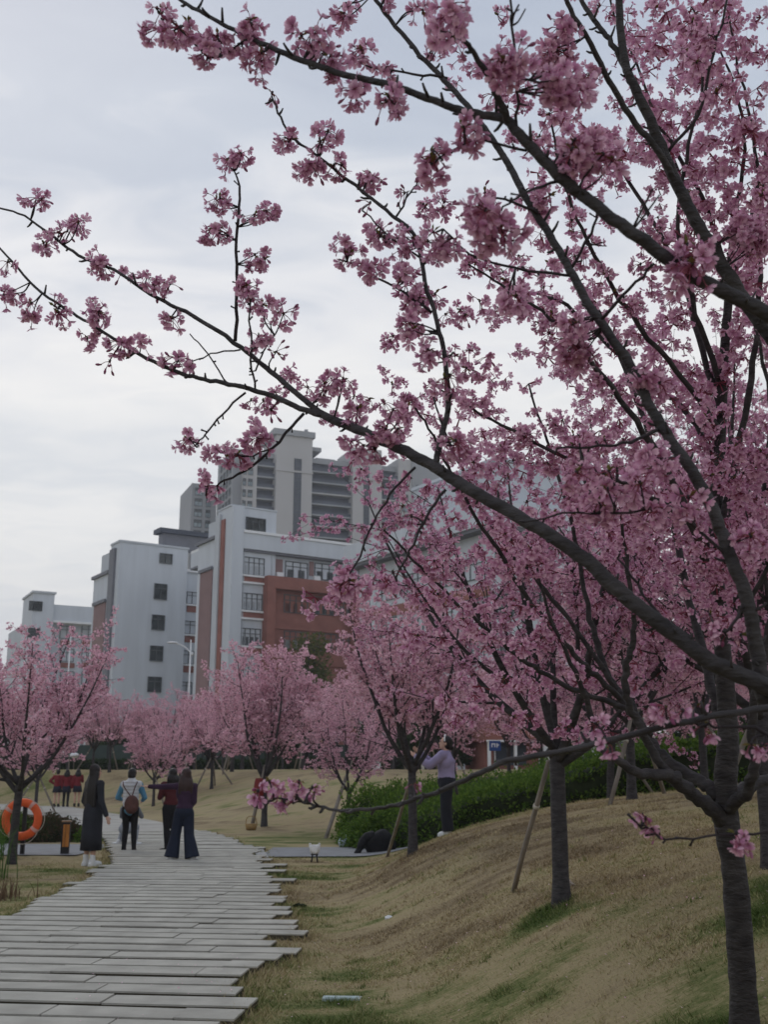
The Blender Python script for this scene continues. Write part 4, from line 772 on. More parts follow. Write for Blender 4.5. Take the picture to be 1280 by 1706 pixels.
B_LIMBS = [
 [(1212, 1385, 4.77, 30), (1201, 1362, 4.74, 27), (1175, 1338, 4.68, 24), (1137, 1309, 4.62, 22), (1115, 1291, 4.58, 21), (1070, 1289, 4.5, 17), (1032, 1270, 4.44, 14), (1002, 1242, 4.4, 12), (985, 1190, 4.36, 10), (960, 1120, 4.3, 8), (920, 1030, 4.25, 6), (890, 930, 4.2, 4)],
 [(1118, 1292, 4.58, 17), (1100, 1270, 4.57, 15), (1077, 1232, 4.55, 14), (1059, 1195, 4.53, 13), (1044, 1161, 4.5, 12.5), (1043, 1112, 4.48, 12), (1055, 1067, 4.46, 10), (1057, 1015, 4.44, 8), (1040, 900, 4.4, 6), (1030, 780, 4.36, 4)],
 [(1205, 1335, 4.75, 26), (1185, 1313, 4.78, 23), (1156, 1296, 4.84, 20), (1122, 1274, 4.9, 18), (1092, 1244, 4.95, 16), (1068, 1206, 5.0, 14), (1050, 1170, 5.05, 13), (1021, 1139, 5.1, 12), (1002, 1094, 5.14, 11), (984, 1030, 5.2, 9), (960, 900, 5.28, 7), (920, 760, 5.36, 5), (880, 640, 5.4, 3)],
 [(1085, 1225, 4.97, 10), (1044, 1180, 4.9, 9.5), (969, 1154, 4.84, 9), (912, 1124, 4.78, 8), (860, 1090, 4.7, 7), (800, 1040, 4.62, 6), (740, 985, 4.55, 5), (690, 935, 4.5, 4), (640, 880, 4.46, 3)],
 [(1060, 1195, 5.02, 11), (1010, 1140, 4.95, 10), (969, 1104, 4.9, 9.5), (932, 1060, 4.86, 9), (863, 970, 4.8, 8), (827, 912, 4.75, 7), (791, 858, 4.7, 6), (748, 779, 4.65, 5), (715, 715, 4.6, 4), (680, 660, 4.56, 3)],
 [(1030, 1150, 5.08, 9), (960, 1050, 5.1, 8), (899, 970, 5.12, 7.5), (856, 927, 5.13, 7), (820, 873, 5.14, 6.5), (790, 820, 5.16, 6), (755, 750, 5.18, 5), (720, 660, 5.2, 3)],
 [(1212, 1345, 4.74, 25), (1232, 1330, 4.66, 22), (1250, 1317, 4.58, 20), (1258, 1270, 4.5, 18), (1254, 1214, 4.45, 16), (1262, 1140, 4.4, 15), (1290, 1020, 4.35, 13), (1300, 860, 4.3, 10), (1290, 700, 4.26, 8), (1260, 540, 4.22, 5)],
 [(1216, 1330, 4.78, 22), (1260, 1305, 4.85, 19), (1320, 1280, 4.95, 17), (1380, 1200, 5.05, 14), (1420, 1060, 5.15, 11), (1440, 880, 5.25, 8), (1440, 700, 5.3, 5)],
 [(1210, 1225, 4.74, 19), (1180, 1120, 4.9, 16), (1150, 1000, 5.1, 13), (1120, 860, 5.3, 11), (1080, 720, 5.45, 9), (1030, 590, 5.55, 7), (980, 480, 5.6, 4)],
 [(1200, 1010, 4.76, 17), (1165, 900, 4.6, 14), (1120, 800, 4.45, 12), (1060, 700, 4.3, 10), (990, 610, 4.2, 8), (920, 530, 4.1, 6), (850, 485, 4.05, 4.5), (780, 440, 4.0, 3)],
 [(1196, 900, 4.78, 14), (1230, 760, 4.7, 12), (1255, 600, 4.6, 10), (1270, 430, 4.5, 8), (1265, 280, 4.4, 6), (1235, 120, 4.35, 4), (1215, 20, 4.3, 3)],
 [(1203, 700, 4.8, 12), (1165, 560, 4.9, 10), (1120, 430, 5.0, 8), (1060, 320, 5.1, 6), (1000, 240, 5.15, 4)], [(1215, 480, 4.86, 9), (1180, 350, 4.8, 7), (1120, 240, 4.7, 6), (1060, 160, 4.65, 4)],
 [(1205, 650, 4.82, 10), (1160, 520, 4.7, 9), (1130, 380, 4.6, 7), (1150, 240, 4.5, 6), (1180, 100, 4.45, 4), (1190, 0, 4.4, 3)],
 [(1216, 470, 4.86, 9), (1260, 330, 4.9, 7), (1290, 180, 4.9, 5), (1300, 40, 4.9, 3)],
 [(1203, 720, 4.8, 10), (1130, 620, 4.6, 9), (1050, 520, 4.45, 8), (980, 400, 4.3, 6), (940, 300, 4.2, 5), (915, 190, 4.15, 3)],
 [(1216, 480, 4.86, 8), (1150, 330, 5.0, 7), (1090, 180, 5.1, 5), (1040, 60, 5.15, 4), (1000, -40, 5.2, 3)],
 [(1220, 400, 4.88, 7), (1240, 250, 4.8, 6), (1220, 120, 4.75, 4), (1150, 10, 4.7, 3)],
 [(1196, 930, 4.77, 11), (1120, 850, 4.6, 9), (1010, 790, 4.5, 7), (900, 740, 4.42, 6), (800, 690, 4.36, 4), (720, 640, 4.3, 3)],
 [(1205, 800, 4.8, 11), (1150, 690, 4.95, 9), (1080, 640, 5.1, 8), (1000, 560, 5.2, 7), (930, 500, 5.25, 6), (860, 480, 5.3, 4)]]
for rows in B_LIMBS:
    P, r, Q = pxline(rows, 5, .94); m = MB(); P = P + rng.normal(0, .004, P.shape); m.tube(P - OB, np.maximum(r, .003), 10, rough=.04); n0 = len(Bp); twigs_on(m, P, r, Bp, 2, .90, 0.70 if rows[-1][1] > 600 else .80, start=.34, upb=.25); one('limb', m, [M_BARK], treeB)
Bp = np.array(Bp); Bp = Bp[Bp[:, 2] > zB + 1.25]
dist = np.linalg.norm(Bp - C0, axis=1)
rel = Bp - C0; dep = rel @ FWD; sx = CX + F * (rel @ RT) / dep; sy = CY - F * (rel @ UP) / dep
inv = (sx > -60) & (sx < 1340) & (sy > -60) & (sy < 1766)
order = np.argsort(np.where(inv, dist, dist + 50)); near = order[:296]; rest = order[296:]
for i in near: link('blossom_cluster', HI[rng.integers(12)], treeB, Bp[i] - OB, (rng.normal(0, .35), rng.normal(0, .35), rng.uniform(0, 6.28)), rng.uniform(.9, 1.25))
m = MB(); scatter_lo(m, Bp[rest] - OB, LO5, .8, 1.2); o = one('crown', m, [M_PETAL, M_CALYX], treeB, attr='tip'); o['kind'] = 'stuff'
print('tree B clusters', len(Bp))

# --- trees C and D, then the rest of the grove
tC = make_tree(31, n_limb=6, fork=1.12, limb=2.45, r0=.060, lean=(-.02, 0), dens=.74, lib=LO5, incl=(44, 68), up=.32)
zC = tz(*C_XY); rC = thing('cherry_tree', 'cherry tree on the slope with a straight trunk and one long leaning stake, middle right', 'tree', (C_XY[0], C_XY[1], zC), 1.75)
link('trunk', tC.trunk, rC)
for l in tC.limbs: link('limb', l, rC)
dC = np.linalg.norm((tC.B @ np.array([[math.cos(1.75), math.sin(1.75), 0], [-math.sin(1.75), math.cos(1.75), 0], [0, 0, 1]])) + [C_XY[0], C_XY[1], zC] - C0, axis=1); od = np.argsort(dC)
for i in od[:296]: link('blossom_cluster', HI[rng.integers(12)], rC, tC.B[i], (rng.normal(0, .35), rng.normal(0, .35), rng.uniform(0, 6.28)), rng.uniform(.9, 1.3))
m = MB(); scatter_lo(m, tC.B[od[296:]], LO5, .75, 1.2); o = one('crown', m, [M_PETAL, M_CALYX], rC, attr='tip'); o['kind'] = 'stuff'
VAR = [make_tree(41, 5, 1.05, 2.6, .066, (-.06, 0), .82, incl=(36, 60)), make_tree(42, 6, 1.15, 2.5, .062, (.03, 0), .82, incl=(40, 62)), make_tree(43, 6, 1.0, 2.6, .064, (0, .02), .95, incl=(30, 58), up=.38), make_tree(44, 6, 1.2, 2.6, .064, (-.1, 0), .82, incl=(36, 60))]
print('variant points', [len(v.B) for v in VAR], 'C', len(tC.B))
TREES = []                                     # (x, y, scale, stakes)
def cherry(label, px, dist, var, rz, sc, stakes=2, group='cherry trees on the lawn'):
    x = (px - CX) / F * (dist * math.cos(PITCH) - .2); r = place_tree(VAR[var], label, x, dist, rz, sc, group); TREES.append((x, dist, sc, stakes)); return r
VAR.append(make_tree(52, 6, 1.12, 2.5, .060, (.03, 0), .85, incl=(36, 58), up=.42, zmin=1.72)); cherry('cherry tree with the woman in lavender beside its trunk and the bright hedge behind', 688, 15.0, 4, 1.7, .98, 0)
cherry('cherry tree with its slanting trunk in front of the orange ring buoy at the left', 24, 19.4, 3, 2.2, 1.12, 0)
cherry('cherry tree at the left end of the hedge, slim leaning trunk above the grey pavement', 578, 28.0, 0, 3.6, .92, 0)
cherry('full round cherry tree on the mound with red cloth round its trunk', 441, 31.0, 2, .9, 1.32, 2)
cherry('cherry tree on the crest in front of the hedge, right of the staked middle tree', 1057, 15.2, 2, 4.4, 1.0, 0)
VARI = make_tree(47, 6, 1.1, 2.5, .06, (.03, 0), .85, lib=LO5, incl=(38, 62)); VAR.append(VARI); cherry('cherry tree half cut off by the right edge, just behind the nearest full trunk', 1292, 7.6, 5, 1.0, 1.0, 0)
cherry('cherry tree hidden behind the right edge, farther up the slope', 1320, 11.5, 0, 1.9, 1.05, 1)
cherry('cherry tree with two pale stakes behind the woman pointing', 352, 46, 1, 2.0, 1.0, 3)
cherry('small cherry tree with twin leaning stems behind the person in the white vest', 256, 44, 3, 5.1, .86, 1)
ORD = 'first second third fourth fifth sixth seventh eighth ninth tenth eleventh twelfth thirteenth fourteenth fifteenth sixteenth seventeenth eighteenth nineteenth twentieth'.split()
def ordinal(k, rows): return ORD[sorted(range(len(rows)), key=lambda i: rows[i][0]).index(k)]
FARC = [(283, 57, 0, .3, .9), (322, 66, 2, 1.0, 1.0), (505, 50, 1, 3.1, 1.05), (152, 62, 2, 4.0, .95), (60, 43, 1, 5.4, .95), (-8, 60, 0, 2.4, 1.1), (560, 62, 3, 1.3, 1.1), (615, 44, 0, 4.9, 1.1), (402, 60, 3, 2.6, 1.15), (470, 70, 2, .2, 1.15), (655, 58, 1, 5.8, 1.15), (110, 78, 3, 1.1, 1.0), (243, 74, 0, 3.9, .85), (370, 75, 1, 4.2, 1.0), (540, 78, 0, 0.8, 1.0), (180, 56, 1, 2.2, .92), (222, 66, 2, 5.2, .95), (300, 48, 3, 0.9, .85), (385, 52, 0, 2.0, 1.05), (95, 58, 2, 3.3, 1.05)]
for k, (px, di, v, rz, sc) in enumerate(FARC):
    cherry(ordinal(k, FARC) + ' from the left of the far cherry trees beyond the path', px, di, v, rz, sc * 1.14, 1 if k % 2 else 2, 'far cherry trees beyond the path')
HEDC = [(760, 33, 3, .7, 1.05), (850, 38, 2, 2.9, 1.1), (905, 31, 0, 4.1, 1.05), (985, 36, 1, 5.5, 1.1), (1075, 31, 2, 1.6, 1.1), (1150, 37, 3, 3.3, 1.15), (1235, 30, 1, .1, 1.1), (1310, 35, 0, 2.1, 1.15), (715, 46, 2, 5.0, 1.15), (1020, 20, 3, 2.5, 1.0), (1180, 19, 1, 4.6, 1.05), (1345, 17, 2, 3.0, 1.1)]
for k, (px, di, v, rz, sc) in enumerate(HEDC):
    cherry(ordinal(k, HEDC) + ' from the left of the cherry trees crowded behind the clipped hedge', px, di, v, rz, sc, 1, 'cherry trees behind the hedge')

# a few petals dropped on the lawn and the stones
npt = 420; ang = rng.uniform(0, 6.283, npt); pr = rng.gamma(2, 1.0, npt); ctr = np.array([B_XY, C_XY, (2.2, 7.4), (-1.2, 8.5)])[rng.integers(0, 4, npt)]
px_ = ctr[:, 0] + np.cos(ang) * pr; py_ = np.maximum(ctr[:, 1] + np.sin(ang) * pr, 4.2); pz_ = terrain(px_, py_) + np.where(np.abs(px_ - path_c(py_)) < path_h(py_), .069, .018); m = MB()
for x, y, z in zip(px_, py_, pz_):
    a = rng.uniform(0, 6.28); e = np.array([math.cos(a), math.sin(a), rng.normal(0, .3)]) * .008; f = np.array([-math.sin(a), math.cos(a), rng.normal(0, .3)]) * .006; c = np.array([x, y, z]); m.add([c - e, c + f, c + e, c - f], [(0, 1, 2, 3)])
o = one('fallen_petals', m, [M_PETALF]); o['kind'] = 'stuff'

# ------------------------------------------------------------------ hedges, shrubs, evergreens
def leafcloud(mb, P, Nn, size, m=0, spread=.8):
    n = len(P); d = Nn + rng.normal(0, spread, (n, 3)); d /= np.linalg.norm(d, axis=1)[:, None]
    a = rng.normal(size=(n, 3)); s = np.cross(d, a); s /= np.linalg.norm(s, axis=1)[:, None]; sz = size * rng.uniform(.6, 1.3, n)[:, None]; f = np.cross(s, d)
    V = np.stack([P - d * sz * .5, P + s * sz * .30 + f * sz * .08, P + d * sz * .6, P - s * sz * .30 + f * sz * .08], 1)
    mb.add(V.reshape(-1, 3), np.arange(n * 4).reshape(-1, 4), m)
def gridsurf(mb, X, Y, Z, m=0):
    a, b = X.shape; i = np.arange(a - 1)[:, None] * b; j = np.arange(b - 1)[None, :]
    mb.add(np.stack([X, Y, Z], -1).reshape(-1, 3), np.stack([i + j, i + j + 1, i + b + j + 1, i + b + j], -1).reshape(-1, 4), m)
# long clipped hedge bank behind the slope
def hfront(x): return np.interp(x, [-1, .2, 1.4, 3, 6, 14], [24.6, 22.6, 21.4, 21.0, 20.6, 20.2])
def hprof(w):   # w 0..1: up the front face, then gently up over the top
    return np.interp(w, [0, .12, .2, .6, .9, 1], [0, .50, .62, 1.02, 1.22, .9]), np.interp(w, [0, .12, .2, .6, .9, 1], [0.0, -.08, .15, 2.4, 4.6, 4.9])
def hpoint(x, w):
    z, dy = hprof(w); y = hfront(x) + dy; bump_ = .16 * (vnoise(x, y, 1.6, 41) - .5) + .12 * (vnoise(x, y, 4.0, 42) - .5)
    endf = sst(-1.0, .4, x) * .75 + .25; lift = np.interp(x, [-1, 1.5, 4, 8, 14], [0, .05, .22, .35, .45])
    return np.stack([x, y + bump_ * .5, terrain(x, y) * (1 - .4 * (w > .3)) + (z + lift * (w > .1) + bump_) * endf], -1)
hx = np.arange(-1, 14.01, .14); hw = np.linspace(0, 1, 30); HX, HW = np.meshgrid(hx, hw); G = hpoint(HX.ravel(), HW.ravel()).reshape(HX.shape + (3,))
hedge = thing('hedge', 'long clipped bank of bright green hedge behind the grassy slope', 'hedge', (5, 22, 0)); OH = np.array(hedge.location)
m = MB(); gridsurf(m, G[..., 0] - OH[0], G[..., 1] - OH[1] + .06, G[..., 2] - OH[2] - .07); one('stems', m, [M_CORE], hedge)  # solid core added under the leaves to block light
n = 42000; xx = rng.uniform(-1, 13.6, n); ww = rng.random(n) ** 1.25; P = hpoint(xx, ww) + rng.normal(0, .035, (n, 3)); P[:, 2] += rng.exponential(.045, n) * (ww > .15)
Nn = np.stack([np.zeros(n), np.where(ww < .15, -1.0, -.15), np.where(ww < .15, .35, 1.0)], 1)
m = MB(); leafcloud(m, P - OH, Nn, .075); o = one('foliage', m, [M_GREEN], hedge); o['kind'] = 'stuff'
def shrub(label, c, rad, n, size, mt, cat='shrub', name='shrub', group=None, stems=True):
    c = np.array([c[0], c[1], tz(c[0], c[1])]); r_ = thing(name, label, cat, c, 0, group); rad = np.array(rad, float)
    d = rng.normal(size=(n, 3)); d[:, 2] = np.abs(d[:, 2]) * 1.0; d /= np.linalg.norm(d, axis=1)[:, None]
    lump = .72 + .5 * vnoise(np.arctan2(d[:, 1], d[:, 0]) * 2 + 9, d[:, 2] * 3, 1.3, int(c[0] * 7) % 97); P = d * rad * (lump * rng.uniform(.75, 1.04, n))[:, None]
    m = MB(); leafcloud(m, P, d, size); o = one('foliage', m, [mt], r_); o['kind'] = 'stuff'
    m = MB(); m.ell((0, 0, 0), rad * .70, 12, 8); one('stems', m, [M_CORE], r_)  # light-blocking filler added inside the leaf shell
shrub('low rounded bush at the foot of the slope beside the grey pavement', (.05, 23.6), (.85, .8, .82), 5200, .075, M_GREEN)
shrub('taller bush at the left end of the hedge behind the leaning trunk', (-.35, 25.4), (.8, .9, 1.25), 4200, .075, M_GREEN)
shrub('dark reddish brown shrub between the ring buoy and the bollard', (-7.75, 26.0), (.95, .8, .58), 4800, .065, M_RED_LEAF)
shrub('green shrub seen through the middle of the ring buoy', (-8.7, 25.4), (.75, .7, .68), 3000, .075, M_GREEN)
shrub('small grass-green bush behind the bollard at the path corner', (-6.75, 25.6), (.35, .35, .36), 900, .06, M_GREEN)
# strap-leaved plants at the left edge
def reeds(label, x, y, n, hgt, mt, sp):
    z = tz(x, y); r_ = thing('reed_plant', label, 'plant', (x, y, z)); m = MB()
    for i in range(n):
        az, ln = rng.uniform(0, 6.28), rng.uniform(.15, .8); l = hgt * rng.uniform(.6, 1.15); o0 = rng.normal(0, sp, 2); w = rng.uniform(.006, .012); t = np.linspace(0, 1, 5)
        X = o0[0] + math.cos(az) * ln * l * t ** 1.8; Y = o0[1] + math.sin(az) * ln * l * t ** 1.8; Z = l * (t - .35 * ln * t ** 2.4); s = np.array([-math.sin(az), math.cos(az), 0]); ww_ = w * (1 - t * .95)
        c = np.stack([X, Y, Z], 1); V = np.concatenate([c - s * ww_[:, None], c + s * ww_[:, None]]); m.add(V, [(k, k + 1, k + 6, k + 5) for k in range(4)])
    o = one('blades', m, [mt], r_); o['kind'] = 'stuff'
reeds('tall clump of green strap-leaved plants cut off by the left edge below the ring buoy', -6.15, 16.6, 420, .95, M_REED, .26)
reeds('green reedy plant at the left edge beside the ring buoy', -7.45, 20.4, 300, 1.0, M_REED, .22)
M_DRY = leafmat('dry_leaf', (0.20, 0.13, 0.09), (0.12, 0.085, 0.05), None, .2)
reeds('dry brown weeds at the left edge of the near lawn', -5.0, 14.2, 260, .32, M_DRY, .22)
# dark hedge and fence along the far edge of the park
def longhedge(label, x0, x1, y, h, n):
    c = ((x0 + x1) / 2, y); z0 = 1.45; r_ = thing('hedge', label, 'hedge', (c[0], y, z0)); m = MB(); m.box(x0 - c[0], x1 - c[0], -.5, .5, 0, h * .9); one('stems', m, [M_CORE], r_)  # box added inside the foliage so no light passes through
    X = rng.uniform(x0, x1, n) - c[0]; w = rng.random(n); P = np.stack([X, np.where(w < .6, -.55, rng.uniform(-.5, .5, n)), np.where(w < .6, rng.uniform(0, h, n), h)], 1) + rng.normal(0, .07, (n, 3))
    m = MB(); leafcloud(m, P, np.stack([np.zeros(n), np.where(w < .6, -1., 0), np.where(w < .6, .3, 1.)], 1), .22); o = one('foliage', m, [M_DGREEN], r_); o['kind'] = 'stuff'
longhedge('long dark green hedge along the far edge of the park, left of the mound', -34, -6, 80, .8, 9000)
longhedge('far dark hedge behind the mound in the middle of the park', -5.5, 9, 78, .9, 5000)
fr = thing('fence', 'dark green panel fence behind the far hedge', 'fence', (-16, 84, 1.5)); M_FENCE = mat('fence_green', (.035, .055, .05), .6, .15, 2)
pm = MB(); pm.box(.04, 2.36, -.02, .02, .1, 2.0); pm = pm.mesh('panel', [M_FENCE], False); po = MB(); po.box(-.05, .05, -.05, .05, 0, 2.15); po = po.mesh('post', [M_BLACK], False)
for k in range(14): link('panel', pm, fr, (-17 + 2.4 * k, 0, 0)); link('post', po, fr, (-17 + 2.4 * k, 0, 0))
def evergreen(label, px, D, top_py, width, seed, mt=None, group=None):
    x = (px - CX) / F * D; z0 = 1.5; p = at(px, top_py, D); h = p[2] - z0; r_ = thing('evergreen_tree', label, 'tree', (x, D, z0), 0, group); m = MB()
    m.tube([(0, 0, -.2), (.05, 0, h * .4), (0, .05, h * .8)], [.16, .12, .05], 8)
    C_ = []
    for i in range(46):
        t = rng.uniform(.22, 1); a = rng.uniform(0, 6.28); w = width * .5 * (math.sin(math.pi * (t * .8 + .14)) ** .7) * rng.uniform(.3, 1.0); c = np.array([math.cos(a) * w, math.sin(a) * w, h * (t * .93)]); C_.append(c)
        m.tube([(0, 0, max(.3, c[2] - w * .8)), c * [.5, .5, 1] - [0, 0, w * .25], c], [.05, .035, .015], 4)
    one('trunk', m, [M_BARK], r_); C_ = np.array(C_); n = 5200; k = rng.integers(0, 46, n); d = rng.normal(size=(n, 3)); d /= np.linalg.norm(d, axis=1)[:, None]; P = C_[k] + d * (width * .19) * rng.uniform(.5, 1, n)[:, None] * [1, 1, .75]
    m = MB(); leafcloud(m, P, d, .26); o = one('crown', m, [mt or M_DGREEN], r_); o['kind'] = 'stuff'
evergreen('dark evergreen tree rising between the cherry crowns before the red brick bay', 515, 88, 1050, 5.5, 1, leafmat('olive_leaf', (.15, .15, .055), (.06, .075, .03), None, .25))
evergreen('evergreen tree low behind the blossom, left of the lavender-dressed woman', 655, 72, 1165, 4.5, 2)
evergreen('broad dark evergreen behind the round cherry tree on the mound', 480, 84, 1180, 6, 3)
evergreen('dark evergreen tree behind the blossom, right of the red kiosk', 965, 66, 1150, 5, 4)
evergreen('dark evergreen tree behind the nearest full trunk', 1160, 56, 1120, 5, 5)
evergreen('dark green tree at the far left edge behind the left cherry tree', -12, 70, 1130, 5, 6)
evergreen('small dark evergreen between the kiosk and the grey lodge', 735, 66, 1195, 3.4, 7)
evergreen('dark evergreen behind the twin-stemmed small cherry tree', 225, 90, 1205, 5, 8)
evergreen('dark evergreen behind the cherry tree with two pale stakes', 345, 92, 1195, 5, 9)

# ------------------------------------------------------------------ support stakes
def stake(label, foot, top, r=.022, group=None):
    foot = np.array(foot, float); top = np.array(top, float); o = MB(); d = top - foot; Pm = [foot - d * .04, foot + d * .33 + rng.normal(0, .008, 3), foot + d * .66 + rng.normal(0, .008, 3), top]
    o.tube(np.array(Pm) - foot, [r, r * 1.02, r * .95, r * .85], 8)
    s = one('support_stake', o, [M_WOOD], loc=tuple(foot)); 
    k = MB(); t_ = np.array(Pm[2]) - foot; k.tube([t_ * 1.02, t_ * 1.05], [r * 1.25, r * 1.25], 8); one('tie', k, [M_ROPE], s)
    tag(s, label, 'stake', group)
def toground(px, py): return ground(px, py)
stake('long weathered stake leaning against the straight staked tree on the slope', toground(856, 1486), at(915, 1268, 8.55), .022)
stake('pale stake leaning on the tree beside the woman in lavender', toground(645, 1428), at(689, 1282, 15.0), .027)
stake('thin grey stake leaning on the slim tree at the left end of the hedge', toground(543, 1396), at(586, 1268, 27.9), .045)
stake('short stake leaning toward the crest tree in front of the hedge', (2.95, 14.6, tz(2.95, 14.6)), (3.42, 15.1, 1.15 + tz(3.45, 15.2)), .03)
stake('second stake behind the slope leaning to the crest tree from the far side', (4.0, 15.9, tz(4.0, 15.9)), (3.55, 15.25, 1.2 + tz(3.5, 15.2)), .03)
stake('pale stake behind the left cherry trunk', (-5.75, 20.3, tz(-5.75, 20.3)), (-6.2, 19.5, 1.4), .03) if False else None
STK = []
for (x, y, sc, n) in TREES:
    az0 = rng.uniform(0, 6.28)
    for i in range(n):
        a = az0 + i * 2.3; rr = rng.uniform(.7, .95); fx, fy = x + math.cos(a) * rr, y + math.sin(a) * rr
        if fy > 36 and fx > 3: continue
        STK.append((fx / fy, (fx, fy, tz(fx, fy)), (x + math.cos(a) * .07, y + math.sin(a) * .07, tz(x, y) + 1.25 * sc), .036 if y > 35 else .03))
STK.sort(key=lambda q: q[0]); TENS = ['', 'twenty-', 'thirty-', 'forty-']
def ordn(k): return ORD[k] if k < 20 else ('seventeenth eighteenth nineteenth twentieth'.split()[k - 16] if k < 20 else ['twenty-', 'thirty-', 'forty-'][(k + 1) // 10 - 2] + ORD[(k + 1) % 10 - 1] if (k + 1) % 10 else ['twentieth', 'thirtieth', 'fortieth'][(k + 1) // 10 - 2])
for k, (_, f_, t_, r_) in enumerate(STK): stake(ordn(k) + ' from the left of the pale stakes leaning on far cherry trees', f_, t_, r_, 'stakes of the far cherry trees')

# ------------------------------------------------------------------ thin air haze round the whole place
hz = bpy.data.materials.new('haze'); hz.use_nodes = True; ht_ = hz.node_tree; [ht_.nodes.remove(q) for q in list(ht_.nodes)]
ho = nd(ht_, 'ShaderNodeOutputMaterial'); hv = nd(ht_, 'ShaderNodeVolumePrincipled'); hv.inputs['Color'].default_value = (.86, .89, .95, 1); hv.inputs['Density'].default_value = .0005; hv.inputs['Anisotropy'].default_value = .2; ht_.links.new(hv.outputs[0], ho.inputs['Volume'])
m = MB(); m.box(-720, 720, -80, 1520, -1.5, 150); one('haze', m, [hz], smooth=False)['kind'] = 'stuff'

# ------------------------------------------------------------------ street furniture and small things
# ring buoy on its post
bc = at(36, 1365, 20.6); rb = thing('ring_buoy', 'orange ring buoy with pale bands hanging behind the left cherry trunk', 'ring buoy', bc); RR, rt = .31, .078
def arc(R_, a0, a1, rad, n=24, y=0.0): t = np.linspace(a0, a1, n); return np.stack([R_ * np.cos(t), np.full(n, y), R_ * np.sin(t)], 1), rad
m = MB(); t = np.arange(40) * 2 * math.pi / 40; k = 14; ph = np.arange(k) * 2 * math.pi / k
V = np.array([((RR + rt * math.cos(p)) * math.cos(a), rt * .8 * math.sin(p), (RR + rt * math.cos(p)) * math.sin(a)) for a in t for p in ph]); i = np.arange(40)[:, None] * k; j = np.arange(k)[None, :]; i2 = (i + k) % (40 * k); j2 = (j + 1) % k
m.add(V, np.stack([i + j, i2 + j, i2 + j2, i + j2], -1).reshape(-1, 4)); one('ring', m, [M_ORANGE], rb)
for a in (.95, .95 + 1.57, .95 + 3.14, .95 + 4.71):
    m = MB(); P, _ = arc(RR, a - .10, a + .10, 0, 5); m.tube(P, rt * 1.03, 14); o = one('band', m, [M_BAND], rb); o.scale = (1, .82, 1)
m = MB(); 
for a in (.95, 2.52, 4.09, 5.66):
    t = np.linspace(0, 1, 9); aa = a + t * 1.57; Rr = RR + rt * 1.05 + .045 * np.sin(math.pi * t); m.tube(np.stack([Rr * np.cos(aa), np.full(9, -.01), Rr * np.sin(aa) - .02 * np.sin(math.pi * t)], 1), .008, 5)
one('rope', m, [M_ROPE], rb)
m = MB(); bz = tz(bc[0], bc[1] + .16); m.box(-.035, .035, -.035, .035, 0, bc[2] - bz + .38); ps = one('buoy_post', m, [M_BLACK], smooth=False, loc=(bc[0], bc[1] + .16, bz)); m = MB(); m.box(-.03, .03, -.12, -.036, bc[2] - bz + RR + rt - .10, bc[2] - bz + RR + rt - .07 - rt); one('hook', m, [M_BLACK], ps, smooth=False)
tag(ps, 'dark post carrying the orange ring buoy', 'post')
# bollard light
g = ground(107, 1424); bo = thing('bollard', 'short square bollard light, black with an orange wooden face, beside the grey pavement', 'bollard', g, .15)
m = MB(); m.box(-.075, .075, -.06, .075, -.02, .60); one('post', m, [M_BLACK], bo, smooth=False); m = MB(); m.box(.005, .071, -.082, -.062, .15, .56); m.box(-.045, -.005, -.08, -.062, .15, .56); one('wood_face', m, [M_BWOOD], bo, smooth=False)
m = MB(); m.box(-.085, .085, -.07, .085, .603, .63); one('cap', m, [mat('cap_bronze', (.24, .15, .09), .5)], bo, smooth=False)
# street lamps
def lamp(label, px, D, top_py, arm, white=True):
    x = (px - CX) / F * D; z0 = 1.5 if D > 40 else tz(x, D); zt_ = at(px, top_py, D)[2]; r_ = thing('street_lamp', label, 'street lamp', (x, D, z0)); h = zt_ - z0
    m = MB(); m.tube([(0, 0, -.1), (0, 0, h * .5), (0, 0, h)], [.075, .06, .04], 8); one('pole', m, [M_TRIM], r_)
    if arm:
        m = MB(); m.tube(bez([(0, 0, h - .9), (arm * .45, 0, h - .45), (arm, 0, h - .25)], 4), .035, 6); one('arm', m, [M_TRIM], r_)
        m = MB(); m.ell((arm * 1.22, 0, h - .2), (.42, .14, .08), 10, 6); one('lamp_head', m, [M_METAL], r_)
        m = MB(); m.ell((.12, 0, h - 1.0), (.10, .10, .16), 8, 6); one('small_lamp', m, [M_METAL], r_)
lamp('white street lamp with one long arm before the tall plain school block', 318, 76, 1066, -1.05)
lamp('thin white lamp pole behind the left cherry tree', 117, 86, 1052, 0)
lamp('white lamp pole behind the tree beside the woman in lavender', 703, 52, 1185, 0)
lamp('short white post behind the straight staked tree', 907, 52, 1200, 0)
# globe lamps beyond the girls in red
for k, (px, py) in enumerate(((114, 1257), (136, 1262))):
    D = 66; x = (px - CX) / F * D; p = at(px, py, D); z0 = tz(x, D); r_ = thing('garden_lamp', ['thin garden lamp with a white globe above the first girl in red', 'garden lamp with a wide white globe above the third girl in red'][k], 'lamp', (x, D, z0)); h = p[2] - z0
    m = MB(); m.tube([(0, 0, -.05), (0, 0, h)], .025, 6); one('pole', m, [M_WOOD], r_); m = MB(); m.ell((0, 0, h + .1), (.2 + .08 * k, .2 + .08 * k, .17), 10, 7); one('globe', m, [M_TRIM], r_)
